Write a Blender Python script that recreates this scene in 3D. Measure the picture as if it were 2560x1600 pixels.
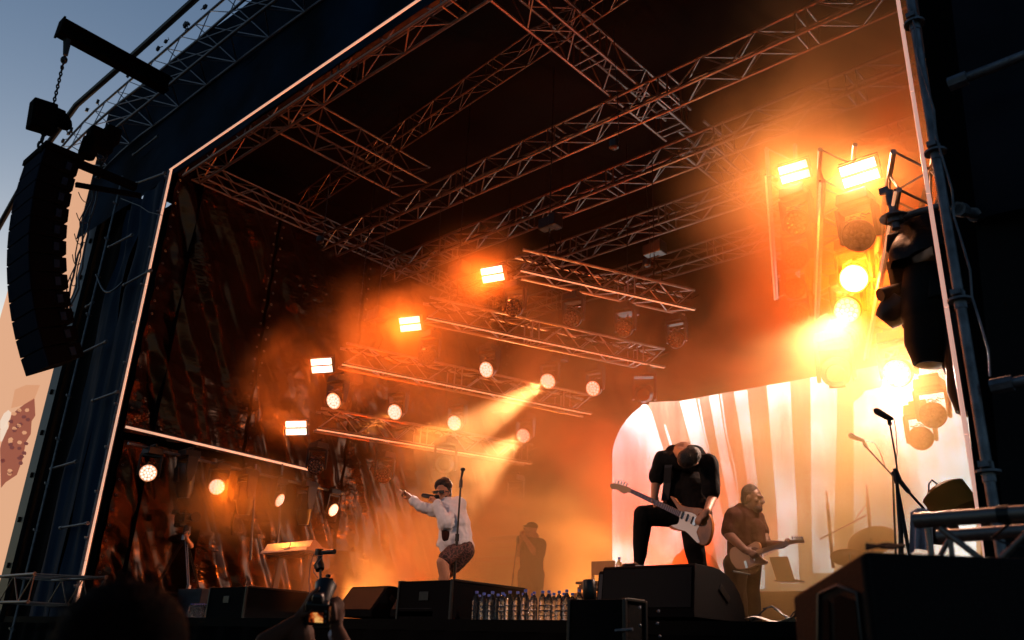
import bpy, bmesh, math, random
from mathutils import Vector, Matrix, Quaternion, noise
from math import sin, cos, pi, radians, sqrt, atan2
V = Vector
for _o in list(bpy.data.objects):
    bpy.data.objects.remove(_o)
SC = bpy.context.scene
COL = SC.collection
# ------------------------------------------------------------------ camera
EYE = 1.5                                   # eye height of the photographer, metres
FPX = 2130.0                                # focal length in pixels of a 2560 px wide picture
YAW, PITCH, ROLL = radians(-43.2), radians(21.6), radians(2.6)
CF = V((sin(YAW)*cos(PITCH), cos(YAW)*cos(PITCH), sin(PITCH)))
_r0 = V((cos(YAW), -sin(YAW), 0)); _u0 = _r0.cross(CF)
CR = _r0*cos(ROLL) + _u0*sin(ROLL); CU = _u0*cos(ROLL) - _r0*sin(ROLL)
cam_d = bpy.data.cameras.new('camera'); cam = bpy.data.objects.new('camera', cam_d); COL.objects.link(cam)
cam_d.sensor_width = 36; cam_d.lens = FPX/2560*36; cam_d.clip_start = .1; cam_d.clip_end = 3000
cam.matrix_world = Matrix(((CR.x, CU.x, -CF.x, 0), (CR.y, CU.y, -CF.y, 0), (CR.z, CU.z, -CF.z, EYE), (0, 0, 0, 1)))
cam_d.dof.use_dof = True; cam_d.dof.focus_distance = 11.0; cam_d.dof.aperture_fstop = 2.2
SC.camera = cam
def ray(x, y): return CF + CR*((x-1280)/FPX) - CU*((y-800)/FPX)
def AY(x, y, Y): d = ray(x, y); d = d*(Y/d.y); return V((d.x, d.y, d.z+EYE))      # point of the view ray at distance Y from the barrier
def AX(x, y, X): d = ray(x, y); d = d*(X/d.x); return V((d.x, d.y, d.z+EYE))
def AZ(x, y, Z): d = ray(x, y); d = d*((Z-EYE)/d.z); return V((d.x, d.y, d.z+EYE))
def AD(x, y, D): d = ray(x, y)*D; return V((d.x, d.y, d.z+EYE))
# ------------------------------------------------------------------ world and light
W = bpy.data.worlds.new('World'); SC.world = W; W.use_nodes = True
nt = W.node_tree; bg = nt.nodes['Background']
sky = nt.nodes.new('ShaderNodeTexSky'); sky.sky_type = 'NISHITA'; sky.sun_disc = False
sky.sun_elevation = radians(8.0); sky.sun_rotation = radians(285); sky.air_density = 1.0; sky.ozone_density = 2.5; sky.dust_density = .6
nt.links.new(sky.outputs[0], bg.inputs[0]); bg.inputs[1].default_value = .108
sd = bpy.data.lights.new('sun', 'SUN'); sd.energy = .02; sd.angle = radians(10); sd.color = (1, .8, .65)
so = bpy.data.objects.new('sun', sd); COL.objects.link(so); so.rotation_euler = (radians(86), 0, radians(180-285))
SC.view_settings.view_transform = 'Standard'; SC.view_settings.look = 'None'; SC.view_settings.gamma = 1; SC.view_settings.exposure = 0
SC.cycles.use_denoising = True
SC.cycles.volume_bounces = 0; SC.cycles.max_bounces = 6; SC.cycles.diffuse_bounces = 2; SC.cycles.glossy_bounces = 2
SC.cycles.transmission_bounces = 4; SC.cycles.transparent_max_bounces = 8; SC.cycles.volume_step_rate = 1.0; SC.cycles.volume_max_steps = 64
SC.cycles.sample_clamp_indirect = 4; SC.cycles.caustics_reflective = False; SC.cycles.caustics_refractive = False
# ------------------------------------------------------------------ materials
MATS = {}
def mat(name, col=(.5, .5, .5), rough=.5, metal=0, bump=0, bscale=20, emit=None, es=1, trans=0, ior=1.45, alpha=1, coat=0, var=0, vscale=5, stretch=None, spec=.5, sheen=0):
    m = bpy.data.materials.new(name); m.use_nodes = True; N = m.node_tree; b = N.nodes['Principled BSDF']
    b.inputs['Base Color'].default_value = (*col, 1); b.inputs['Roughness'].default_value = rough; b.inputs['Metallic'].default_value = metal
    b.inputs['IOR'].default_value = ior; b.inputs['Transmission Weight'].default_value = trans; b.inputs['Alpha'].default_value = alpha
    b.inputs['Coat Weight'].default_value = coat; b.inputs['Specular IOR Level'].default_value = spec; b.inputs['Sheen Weight'].default_value = sheen
    if emit: b.inputs['Emission Color'].default_value = (*emit, 1); b.inputs['Emission Strength'].default_value = es
    if bump or var:
        tc = N.nodes.new('ShaderNodeTexCoord'); mp = N.nodes.new('ShaderNodeMapping'); N.links.new(tc.outputs['Object'], mp.inputs[0])
        if stretch: mp.inputs['Scale'].default_value = stretch
    if bump:
        n = N.nodes.new('ShaderNodeTexNoise'); n.inputs['Scale'].default_value = bscale; n.inputs['Detail'].default_value = 5; N.links.new(mp.outputs[0], n.inputs['Vector'])
        bp = N.nodes.new('ShaderNodeBump'); bp.inputs['Strength'].default_value = bump; bp.inputs['Distance'].default_value = .05
        N.links.new(n.outputs[0], bp.inputs['Height']); N.links.new(bp.outputs[0], b.inputs['Normal'])
    if var:
        n = N.nodes.new('ShaderNodeTexNoise'); n.inputs['Scale'].default_value = vscale; n.inputs['Detail'].default_value = 4; N.links.new(mp.outputs[0], n.inputs['Vector'])
        r = N.nodes.new('ShaderNodeMapRange'); r.inputs[1].default_value = .3; r.inputs[2].default_value = .7; r.inputs[3].default_value = 1-var; r.inputs[4].default_value = 1+var
        N.links.new(n.outputs[0], r.inputs[0])
        mx = N.nodes.new('ShaderNodeVectorMath'); mx.operation = 'SCALE'; mx.inputs[0].default_value = col; N.links.new(r.outputs[0], mx.inputs['Scale'])
        N.links.new(mx.outputs[0], b.inputs['Base Color'])
    MATS[name] = m; return m
M = MATS
# ------------------------------------------------------------------ mesh collector
def frame(d, up=V((0, 0, 1))):
    d = d.normalized()
    if abs(d.dot(up)) > .98: up = V((0, 1, 0)) if abs(d.y) < .9 else V((1, 0, 0))
    s = d.cross(up).normalized(); u = s.cross(d).normalized(); return d, s, u
class G:
    def __init__(s): s.v = []; s.f = []
    def add(s, vs, fs):
        k = len(s.v); s.v += [V(p) for p in vs]; s.f += [tuple(i+k for i in f) for f in fs]; return s
    def box(s, c, size, R=None, taper=1.0):
        c = V(c); hx, hy, hz = size[0]/2, size[1]/2, size[2]/2; vs = []
        for z in (-hz, hz):
            t = taper if z > 0 else 1
            for x, y in ((-hx, -hy), (hx, -hy), (hx, hy), (-hx, hy)):
                p = V((x*t, y*t, z)); vs.append(c + (R @ p if R else p))
        return s.add(vs, [(3, 2, 1, 0), (4, 5, 6, 7), (0, 1, 5, 4), (1, 2, 6, 5), (2, 3, 7, 6), (3, 0, 4, 7)])
    def tube(s, pts, r, n=8, caps=True):
        pts = [V(p) for p in pts]; m = len(pts); rs = r if isinstance(r, (list, tuple)) else [r]*m; vs = []; fs = []
        pu = None
        for i, p in enumerate(pts):
            d = (pts[min(i+1, m-1)] - pts[max(i-1, 0)])
            if d.length < 1e-9: d = V((0, 0, 1))
            d.normalize()
            if pu is None: _, sd_, u = frame(d)
            else:
                u = pu - d*pu.dot(d)
                if u.length < 1e-6: _, sd_, u = frame(d)
                u.normalize()
            pu = u; w = d.cross(u)
            for k in range(n): a = 2*pi*k/n; vs.append(p + (u*cos(a) + w*sin(a))*rs[i])
        for i in range(m-1):
            for k in range(n): a = i*n+k; b = i*n+(k+1) % n; fs.append((a, b, b+n, a+n))
        if caps: fs.append(tuple(range(n-1, -1, -1))); fs.append(tuple((m-1)*n+k for k in range(n)))
        return s.add(vs, fs)
    def lathe(s, prof, n=16, c=(0, 0, 0), R=None, sx=1, sy=1):
        c = V(c); vs = []; fs = []
        for r, z in prof:
            for k in range(n): a = 2*pi*k/n; p = V((r*cos(a)*sx, r*sin(a)*sy, z)); vs.append(c + (R @ p if R else p))
        for i in range(len(prof)-1):
            for k in range(n): a = i*n+k; b = i*n+(k+1) % n; fs.append((a, b, b+n, a+n))
        fs.append(tuple(range(n-1, -1, -1))); fs.append(tuple((len(prof)-1)*n+k for k in range(n)))
        return s.add(vs, fs)
    def ell(s, c, r, R=None, n=12, m=8):
        prof = [(max(1e-4, sin(pi*i/m)), -cos(pi*i/m)) for i in range(m+1)]; c = V(c); k0 = len(s.v)
        s.lathe(prof, n)
        for i in range(k0, len(s.v)):
            p = s.v[i]; p = V((p.x*r[0], p.y*r[1], p.z*r[2])); s.v[i] = c + (R @ p if R else p)
        return s
    def prism(s, outline, o, ax, ay, az, th):
        """closed outline of (a,b) pairs in the plane (ax, ay) at o, thickness th along az"""
        o = V(o); n = len(outline); vs = [o + ax*a + ay*b for a, b in outline] + [o + ax*a + ay*b + az*th for a, b in outline]
        fs = [tuple(range(n-1, -1, -1)), tuple(range(n, 2*n))] + [(i, (i+1) % n, (i+1) % n+n, i+n) for i in range(n)]
        return s.add(vs, fs)
    def grid(s, fn, nu, nv):
        vs = [fn(i/nu, j/nv) for j in range(nv+1) for i in range(nu+1)]
        fs = [(j*(nu+1)+i, j*(nu+1)+i+1, (j+1)*(nu+1)+i+1, (j+1)*(nu+1)+i) for j in range(nv) for i in range(nu)]
        return s.add(vs, fs)
    def build(s, name, m, parent=None, smooth=False, bevel=0, fix=True):
        me = bpy.data.meshes.new(name); off = V(parent['_o']) if parent is not None and '_o' in parent else V((0, 0, 0))
        me.from_pydata([tuple(p-off) for p in s.v], [], s.f); me.update()
        bm = bmesh.new(); bm.from_mesh(me)
        if fix: bmesh.ops.recalc_face_normals(bm, faces=bm.faces)
        if bevel:
            es = [e for e in bm.edges if len(e.link_faces) == 2 and e.calc_face_angle(0) > .5]
            bmesh.ops.bevel(bm, geom=es, offset=bevel, segments=2, affect='EDGES', profile=.5)
        bm.to_mesh(me); bm.free()
        if smooth:
            for p in me.polygons: p.use_smooth = True
            try: me.set_sharp_from_angle(angle=radians(40))
            except Exception: pass
        me.materials.append(MATS[m] if isinstance(m, str) else m)
        o = bpy.data.objects.new(name, me); COL.objects.link(o)
        if parent is not None:
            o.parent = parent
            if '_o' in parent: o['_o'] = list(off)
        return o
def tag(o, label=None, cat=None, group=None, kind=None):
    if label: o['label'] = label
    if cat: o['category'] = cat
    if group: o['group'] = group
    if kind: o['kind'] = kind
    return o
def thing(name, label, cat, loc=(0, 0, 0), group=None, rz=0):
    o = bpy.data.objects.new(name, None); COL.objects.link(o); o.empty_display_size = .1
    o.location = V(loc); o.rotation_euler = (0, 0, rz)
    if rz == 0: o['_o'] = list(V(loc))
    else: o['_o'] = [0, 0, 0]
    return tag(o, label, cat, group)
def local_thing(name, label, cat, group=None):
    o = thing(name, label, cat, (0, 0, 0), group); o['_o'] = [0, 0, 0]; return o
KIDS = {}
def kids(o): return [c for c in bpy.data.objects if c.parent == o]
def copy_tree(o, parent=None):
    c = o.copy(); COL.objects.link(c)
    if parent is not None: c.parent = parent
    for ch in kids(o): copy_tree(ch, c)
    return c
def light(name, kind, loc, energy, color, aim=None, parent=None, size=.3, sy=None, spot=30, blend=.6, spread=None):
    l = bpy.data.lights.new(name, kind); l.energy = energy; l.color = color
    if kind == 'AREA':
        l.size = size
        if sy: l.shape = 'RECTANGLE'; l.size_y = sy
        if spread: l.spread = radians(spread)
    else: l.shadow_soft_size = size
    if kind == 'SPOT': l.spot_size = radians(spot); l.spot_blend = blend
    o = bpy.data.objects.new(name, l); COL.objects.link(o); o.location = V(loc)
    if aim is not None: o.rotation_euler = (V(aim)-V(loc)).to_track_quat('-Z', 'Y').to_euler()
    return o
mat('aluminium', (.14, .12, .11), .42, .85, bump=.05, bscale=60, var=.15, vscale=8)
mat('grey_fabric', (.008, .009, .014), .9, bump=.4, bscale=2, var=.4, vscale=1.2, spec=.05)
mat('alu_lit', (.34, .29, .26), .38, .8, bump=.05, bscale=60, var=.15, vscale=8)  # brighter aluminium copy, lamp light put into its colour
mat('led_finger', (.8, .6, .5), .5, emit=(1, .42, .2), es=.75)
mat('alu_outside', (.10, .10, .12), .45, .85, bump=.05, bscale=60, var=.2, vscale=8)
mat('steel', (.10, .11, .13), .5, .75, bump=.15, bscale=40, var=.35, vscale=12)
mat('black_metal', (.004, .004, .0045), .45, 0, var=.3, vscale=6, spec=.3)
mat('black_paint', (.0022, .002, .0024), .8, 0, bump=.2, bscale=120, spec=.05)
mat('black_plastic', (.004, .004, .0045), .38, spec=.3)
mat('deck_black', (.002, .002, .002), .7, bump=.1, bscale=30, spec=.03)
mat('roof_black', (.0014, .0012, .0012), .8, bump=.2, bscale=2, spec=.05)
mat('tarp', (.006, .002, .0014), .25, bump=1.0, bscale=2.0, stretch=(1, .7, 1.9), coat=0, var=.4, vscale=1.2, spec=.6)
_N = MATS['tarp'].node_tree; _N.nodes['Principled BSDF'].inputs['Specular Tint'].default_value = (1, .42, .22, 1); _b = [n for n in _N.nodes if n.type == 'BUMP'][0]; _h = _b.inputs['Height'].links[0].from_socket
_m = _N.nodes.new('ShaderNodeTexNoise'); _m.inputs['Scale'].default_value = .55; _m.inputs['Detail'].default_value = 2; _tc = [n for n in _N.nodes if n.type == 'TEX_COORD'][0]; _N.links.new(_tc.outputs['Object'], _m.inputs['Vector'])
_r = _N.nodes.new('ShaderNodeMapRange'); _r.interpolation_type = 'SMOOTHSTEP'; _r.inputs[1].default_value = .46; _r.inputs[2].default_value = .62; _r.inputs[3].default_value = .12; _N.links.new(_m.outputs[0], _r.inputs[0])
_v = _N.nodes.new('ShaderNodeTexVoronoi'); _v.feature = 'DISTANCE_TO_EDGE'; _v.inputs['Scale'].default_value = 2.6; _d = _N.nodes.new('ShaderNodeTexNoise'); _d.inputs['Scale'].default_value = 3; _N.links.new(_tc.outputs['Object'], _d.inputs['Vector']); _w = _N.nodes.new('ShaderNodeMixRGB'); _w.inputs[0].default_value = .45; _N.links.new(_tc.outputs['Object'], _w.inputs[1]); _N.links.new(_d.outputs['Color'], _w.inputs[2]); _N.links.new(_w.outputs[0], _v.inputs['Vector'])
_c = _N.nodes.new('ShaderNodeMath'); _c.operation = 'MINIMUM'; _c.inputs[1].default_value = .22; _N.links.new(_v.outputs['Distance'], _c.inputs[0]); _a = _N.nodes.new('ShaderNodeMath'); _a.operation = 'MULTIPLY_ADD'; _a.inputs[1].default_value = .55; _N.links.new(_c.outputs[0], _a.inputs[0]); _N.links.new(_h, _a.inputs[2]); _h = _a.outputs[0]
_x = _N.nodes.new('ShaderNodeMath'); _x.operation = 'MULTIPLY'; _N.links.new(_h, _x.inputs[0]); _N.links.new(_r.outputs[0], _x.inputs[1]); _N.links.new(_x.outputs[0], _b.inputs['Height'])
for _n in MATS['tarp'].node_tree.nodes:
    if _n.type == 'BUMP': _n.inputs['Distance'].default_value = .11
mat('cloth_black', (.0014, .0013, .0014), 1, bump=.4, bscale=3, spec=.05)
mat('navy_fabric', (.0016, .009, .021), .85, bump=.5, bscale=1.5, var=.75, vscale=.6, spec=.05)
mat('blue_mesh', (.006, .017, .036), .8, bump=.5, bscale=2.0, stretch=(3, 3, .5), var=.3, vscale=1.5, spec=.1)
mat('led_tube', (.8, .6, .5), .5, emit=(1, .52, .33), es=.68)
mat('led_tube_dim', (.8, .6, .5), .5, emit=(1, .50, .38), es=.55)
mat('strobe_panel', (1, .9, .8), .5, emit=(1, .86, .74), es=2.2)
mat('lens_on', (1, .8, .7), .5, emit=(1, .40, .15), es=.55)
mat('led_dot_on', (1, .9, .8), .5, emit=(1, .88, .74), es=1.3)
mat('lens_off', (.02, .012, .008), .2, coat=.4)
mat('led_dot_off', (.12, .09, .07), .15, metal=.5)
mat('foil', (.4, .3, .24), .25, metal=.3, bump=.4, bscale=14)
# ------------------------------------------------------------------ ground and stage
DECK = 1.87; XL = -17.4; XR = -1.75; YF = 7.0; YB = 18.4; HT = 11.54     # deck height, stage opening left/right, front and back planes, header height
g = G(); g.box((-10, 30, -.1), (400, 400, .2)); tag(g.build('ground', mat('asphalt', (.04, .04, .042), .9, bump=.3, bscale=30)), kind='structure')
g = G(); g.box((-9.6, YF+6.3, DECK-.06), (23, 12.6, .12)); tag(g.build('stage_floor', 'deck_black'), kind='structure')
g = G()
def _sk(u, v):
    x = -21.2 + 23*u; return V((x, YF-.004+.025*sin(x*9), (DECK-.13)*v+.01))
g.grid(_sk, 240, 4); tag(g.build('stage_skirt', 'cloth_black', smooth=True), 'black cloth skirt hanging along the front of the stage deck', 'skirt')
# back wall and roof
g = G()
def _bw(u, v):
    x = XL - .4 + 21.5*u; z = DECK + 11.3*v; return V((x, YB + .06*sin(x*5) + .1*noise.noise(V((x*.8, z*.15, 3))), z))
g.grid(_bw, 200, 20); tag(g.build('backdrop_curtain', 'cloth_black', smooth=True), 'black backdrop curtain hanging across the rear of the stage', 'curtain')
g = G()
def _rf(u, v):
    x = -20.9 + 23.6*u; y = YF + .1 + (YB-YF+.5)*v; return V((x, y, 12.75 + .9*sin(pi*min(1, max(0, (x+20.6)/22.5))) - .18*abs(sin(y*.9)) + .05*noise.noise(V((x, y, 0)))))
g.grid(_rf, 60, 60); tag(g.build('stage_roof', 'roof_black', smooth=True), 'black fabric roof stretched over the stage trusses', 'roof')
g = G()
g.grid(lambda u, v: V((XL-.45, YF+.3+(YB-YF)*u, 1.5+11.7*v)), 10, 4); tag(g.build('side_lining', 'roof_black'), 'added black lining behind the top of the left tarpaulins', 'cladding')  # lining added to block sky light behind the tarpaulins
g = G()
g.grid(lambda u, v: V((2.2+.05*sin(u*30), YF+.3+(YB-YF)*u, DECK+11.3*v)), 40, 4); tag(g.build('side_lining', 'cloth_black'), 'black cloth closing the right side of the stage', 'cladding')
# left side tarpaulins: three laced panels
rnd = random.Random(4)
def tarp(y0, y1, z0, z1, label, seed, x=XL, pull=.0):
    root = thing('tarpaulin', label, 'tarpaulin', (x, (y0+y1)/2, z0), 'black tarpaulins laced along the left side of the stage')
    g = G()
    def fn(u, v):
        y = y0+(y1-y0)*u; z = z0+(z1-z0)*v
        fan = noise.noise(V((y*2.3+z*1.1, z*.25-y*.35, seed)))*.17 + noise.noise(V((y*4.5+z*2.4, z*1.1-y*.4, seed+5)))*.035
        hz = noise.noise(V((y*.7, z*3.1+1.5*noise.noise(V((y*.6, z*.5, seed))), seed+9)))*.05*max(.1, min(1, .5+1.3*noise.noise(V((y*.35, z*.35, seed+20)))))
        ed = min(1, min(u, 1-u)*8+.15)
        return V((x + (fan+hz)*ed + .03*sin(z*9)*(1-ed), y, z))
    g.grid(fn, int((y1-y0)*26), int((z1-z0)*22)); g.build('sheet', 'tarp', root, smooth=True, fix=False)
    e = G()
    for s_ in (0, 1):
        yy = y0+.06 if s_ == 0 else y1-.06
        k = 0
        while z0+.2+k*.3 < z1:
            c = V((x+.035, yy, z0+.2+k*.3)); pts = [c+V((0, .022*cos(a*pi/4), .022*sin(a*pi/4))) for a in range(9)]
            e.tube(pts, .006, 4, caps=False); k += 1
    e.build('eyelets', 'aluminium', root)
    return root
tarp(YF+.12, 9.82, 5.45, 11.9, 'black tarpaulin panel nearest the front corner, upper left of the stage', 1)
tarp(9.9, 12.62, 3.6, 11.9, 'wrinkled black tarpaulin with bright orange reflections, second panel from the front corner', 2)
tarp(12.7, 18.4, 2.0, 11.9, 'dark tarpaulin panel at the rear end of the left stage side', 3)
tarp(YF+.2, 9.9, DECK+.02, 5.3, 'crumpled dark tarpaulin hanging behind the tripod camera under the light tube', 7, XL-.05)
tarp(9.0, 13.6, DECK+.02, 3.7, 'creased orange lit tarpaulin hanging behind the white keyboards', 11, XL+.25)
# ------------------------------------------------------------------ trusses
def truss(name, label, a, b, w=.45, h=.45, bay=.52, r=.031, rb=.015, group='aluminium roof trusses above the stage', m='aluminium', joints=5, cat='truss'):
    a = V(a); b = V(b); d = b-a; L = d.length; dn, s, u = frame(d)
    root = thing(name, label, cat, (a+b)/2, group)
    offs = [(s*(-w/2)), (s*(w/2)), (s*(-w/2)+u*h), (s*(w/2)+u*h)]
    for o in offs:
        g = G(); g.tube([a+o, b+o], r, 8); g.build('chord', m, root, smooth=True)
    g = G(); n = max(2, round(L/bay))
    for i in range(n):
        p = a+dn*(L*i/n); q = a+dn*(L*(i+1)/n); mid = (p+q)/2
        if joints and i % joints == joints-1:
            for t in (.32, .68):
                c = p.lerp(q, t)
                for A, B in ((0, 1), (2, 3), (0, 2), (1, 3)): g.tube([c+offs[A], c+offs[B]], rb*1.2, 5)
            continue
        for A, B in ((0, 1), (2, 3), (0, 2), (1, 3)):
            if i % 2: A, B = B, A
            g.tube([p+offs[A], q+offs[B]], rb, 5)
    g.build('bracing', m, root, smooth=True); return root
ZT = 9.5+EYE
truss('roof_truss', 'long aluminium truss crossing the stage, nearest of the four parallel cross trusses', (XL+.3, 11.22, ZT), (XR+2.5, 11.22, ZT))
truss('roof_truss', 'aluminium cross truss second from the front, running up to the bright strobes', (XL+.3, 13.2, ZT), (XR+2.5, 13.2, ZT))
truss('roof_truss', 'aluminium cross truss third from the front, ending above the right pair of strobes', (XL+.3, 15.25, ZT), (XR+2.5, 15.25, ZT))
truss('roof_truss', 'rearmost aluminium cross truss, close to the backdrop', (XL+.3, 17.45, ZT), (XR+2.5, 17.45, ZT))
truss('roof_truss', 'thin dark truss crossing high between the header and the first cross truss', (XL+.2, 10.3, 11.9), (XR+2.5, 8.6, 11.9), w=.3, h=.38, r=.016, rb=.008)
truss('roof_truss', 'reddish truss running along the light bar behind the front header', (XL+.2, YF+.36, 11.4), (XR+2.5, YF+.36, 11.4), w=.42, h=.5, bay=.6)
ZD = 10.0+EYE
truss('roof_truss', 'double truss running back from the left part of the header to the first cross truss', (-13.62, YF+.5, ZD), (-13.62, 11.0, ZD), w=.95, h=.42, r=.026)
truss('roof_truss', 'truss running back under the middle of the roof, between header and first cross truss', (-7.7, YF+.5, ZD), (-7.7, 12.9, ZD), w=.6, h=.5)
truss('roof_truss', 'dim truss behind the first cross truss, continuing the middle one to the rear', (-7.7, 13.4, ZD), (-7.7, 18.0, ZD), w=.6, h=.5)
truss('roof_truss', 'thin truss along the top of the left side tarpaulins', (XL+.25, YF+.4, ZD-.05), (XL+.25, 18.2, ZD-.05), w=.3, h=.4, r=.022)
truss('roof_truss', 'dark truss in the upper right corner of the roof', (-1.2, YF+.5, ZD+.1), (-1.2, 17, ZD+.1), w=.6, h=.5)
# ------------------------------------------------------------------ video wall
SY = 18.0
def screen_mat():
    m = bpy.data.materials.new('video_wall'); m.use_nodes = True; N = m.node_tree; b = N.nodes['Principled BSDF']
    b.inputs['Base Color'].default_value = (.02, .02, .02, 1); b.inputs['Roughness'].default_value = .6
    return m, N, b
m, N, b = screen_mat(); MATS['screen_white'] = m
b.inputs['Emission Color'].default_value = (.84, .97, 1, 1); b.inputs['Emission Strength'].default_value = 5.2
mat('screen_peach', (.02, .02, .02), .6, emit=(1, .66, .46), es=2.1)
mat('screen_dark', (.02, .018, .016), .7)

for _k in ('screen_white', 'screen_peach'):
    N = MATS[_k].node_tree; b = N.nodes['Principled BSDF']; tc = N.nodes.new('ShaderNodeTexCoord'); mp = N.nodes.new('ShaderNodeMapping'); mp.inputs['Scale'].default_value = (2.4, 1, .35); N.links.new(tc.outputs['Object'], mp.inputs[0])
    n = N.nodes.new('ShaderNodeTexNoise'); n.inputs['Scale'].default_value = 1.6; n.inputs['Detail'].default_value = 4; N.links.new(mp.outputs[0], n.inputs['Vector']); r = N.nodes.new('ShaderNodeMapRange'); r.inputs[1].default_value = .3; r.inputs[2].default_value = .7
    e = b.inputs['Emission Strength'].default_value; r.inputs[3].default_value = e*.72; r.inputs[4].default_value = e*1.18; N.links.new(n.outputs[0], r.inputs[0]); N.links.new(r.outputs[0], b.inputs['Emission Strength'])
vw = thing('video_wall', 'large glowing video wall at the back showing pale arches and leaning peach stripes', 'screen', (-7.6, SY, 1.9))
def z3(x, y): return (1500+x/3.78, 850+y/3.78)
def scr(pts, n='picture_shape', m='screen_white', dy=0):
    ps = [AY(x, y, SY-dy) for x, y in pts]; g = G(); k = len(ps)
    g.add(ps + [p+V((0, .03, 0)) for p in ps], [tuple(range(k)), tuple(range(2*k-1, k-1, -1))] + [(i, (i+1) % k, (i+1) % k+k, i+k) for i in range(k)])
    return g.build(n, m, vw)
arch = [(1533, 1478), (1531, 1400), (1530.5, 1250), (1531, 1130), (1535, 1110), (1542, 1090), (1552, 1070), (1566, 1050), (1583, 1032), (1600, 1018), (1612, 1006), (1627, 1028), (1655, 1117), (1690, 1270), (1730, 1440), (1738, 1478)]
scr(arch)
_pl = arch[:11] + [(1699, 1002), (2077, 935), (2450, 868), (2450, 1478)]
scr(_pl, 'panel', 'screen_peach', -.035); scr(_pl, 'cabinet', 'screen_dark', -.07)
for L_, R_ in ((((755, 580), (860, 985), (1010, 1600), (1150, 2300)), ((895, 557), (960, 830), (1120, 1500), (1290, 2300))),
             (((1030, 530), (1090, 880), (1210, 1512), (1340, 2350)), ((1112, 515), (1180, 950), (1300, 1512), (1440, 2350))),
             (((1265, 490), (1330, 900), (1395, 1350), (1490, 2350)), ((1385, 470), (1430, 900), (1500, 1512), (1560, 2350))),
             (((1575, 430), (1620, 1000), (1665, 1512), (1700, 2300)), ((1790, 395), (1815, 900), (1850, 1512), (1880, 2300))),
             (((1988, 355), (1994, 1000), (1998, 1512), (2010, 2200)), ((2238, 320), (2230, 900), (2215, 1512), (2200, 2200))),
             (((925, 560), (975, 850), (1050, 1150), (1052, 1155)), ((932, 560), (985, 850), (1055, 1150), (1056, 1155))),
             (((1135, 512), (1190, 900), (1265, 1200), (1305, 1500)), ((1142, 512), (1199, 900), (1272, 1200), (1312, 1500))),
             (((605, 800), (625, 880), (660, 990), (662, 994)), ((612, 798), (648, 900), (676, 990), (677, 994)))):
    scr([z3(*p) for p in L_] + [z3(*p) for p in reversed(R_)])
scr([(2134, 1440), (2134, 1005), (2154, 990), (2162, 977), (2204, 968), (2215, 930), (2440, 880), (2440, 1440)])
# ------------------------------------------------------------------ light tubes
def tube_light(a, b, label, r=.022, m='led_tube', group='glowing light tubes framing the stage and trusses'):
    a = V(a); b = V(b); t = thing('light_tube', label, 'light tube', (a+b)/2, group)
    d, s, u = frame(b-a); n = max(1, round((b-a).length/1.0)); L = (b-a).length
    g = G()
    for i in range(n): g.tube([a+d*(L*i/n+.004), a+d*(L*(i+1)/n-.004)], r, 8)
    g.build('diffuser', m, t, smooth=True)
    g = G(); g.box((a+b)/2+u*(r+.012), (.018, L, .02), R=Matrix((s, d, u)).transposed()); g.build('rail', 'black_metal', t)
    return t
tube_light((XL+.02, YF-.06, DECK+.05), (XL, YF-.06, HT-.01), 'upright glowing tube along the left edge of the stage opening', .026)
tube_light((XL-.05, YF-.07, HT), (XR, YF-.07, HT), 'long sloping glowing tube along the lower edge of the front header', .022)
tube_light((XR, YF-.06, DECK+.3), (XR, YF-.06, HT), 'upright glowing tube along the right edge of the stage opening', .018, 'led_tube_dim')
tube_light(AX(314, 1067, XL+.35), AX(795, 1180, XL+.35), 'glowing tube along the left side of the stage above the row of side lamps', .026)
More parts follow.
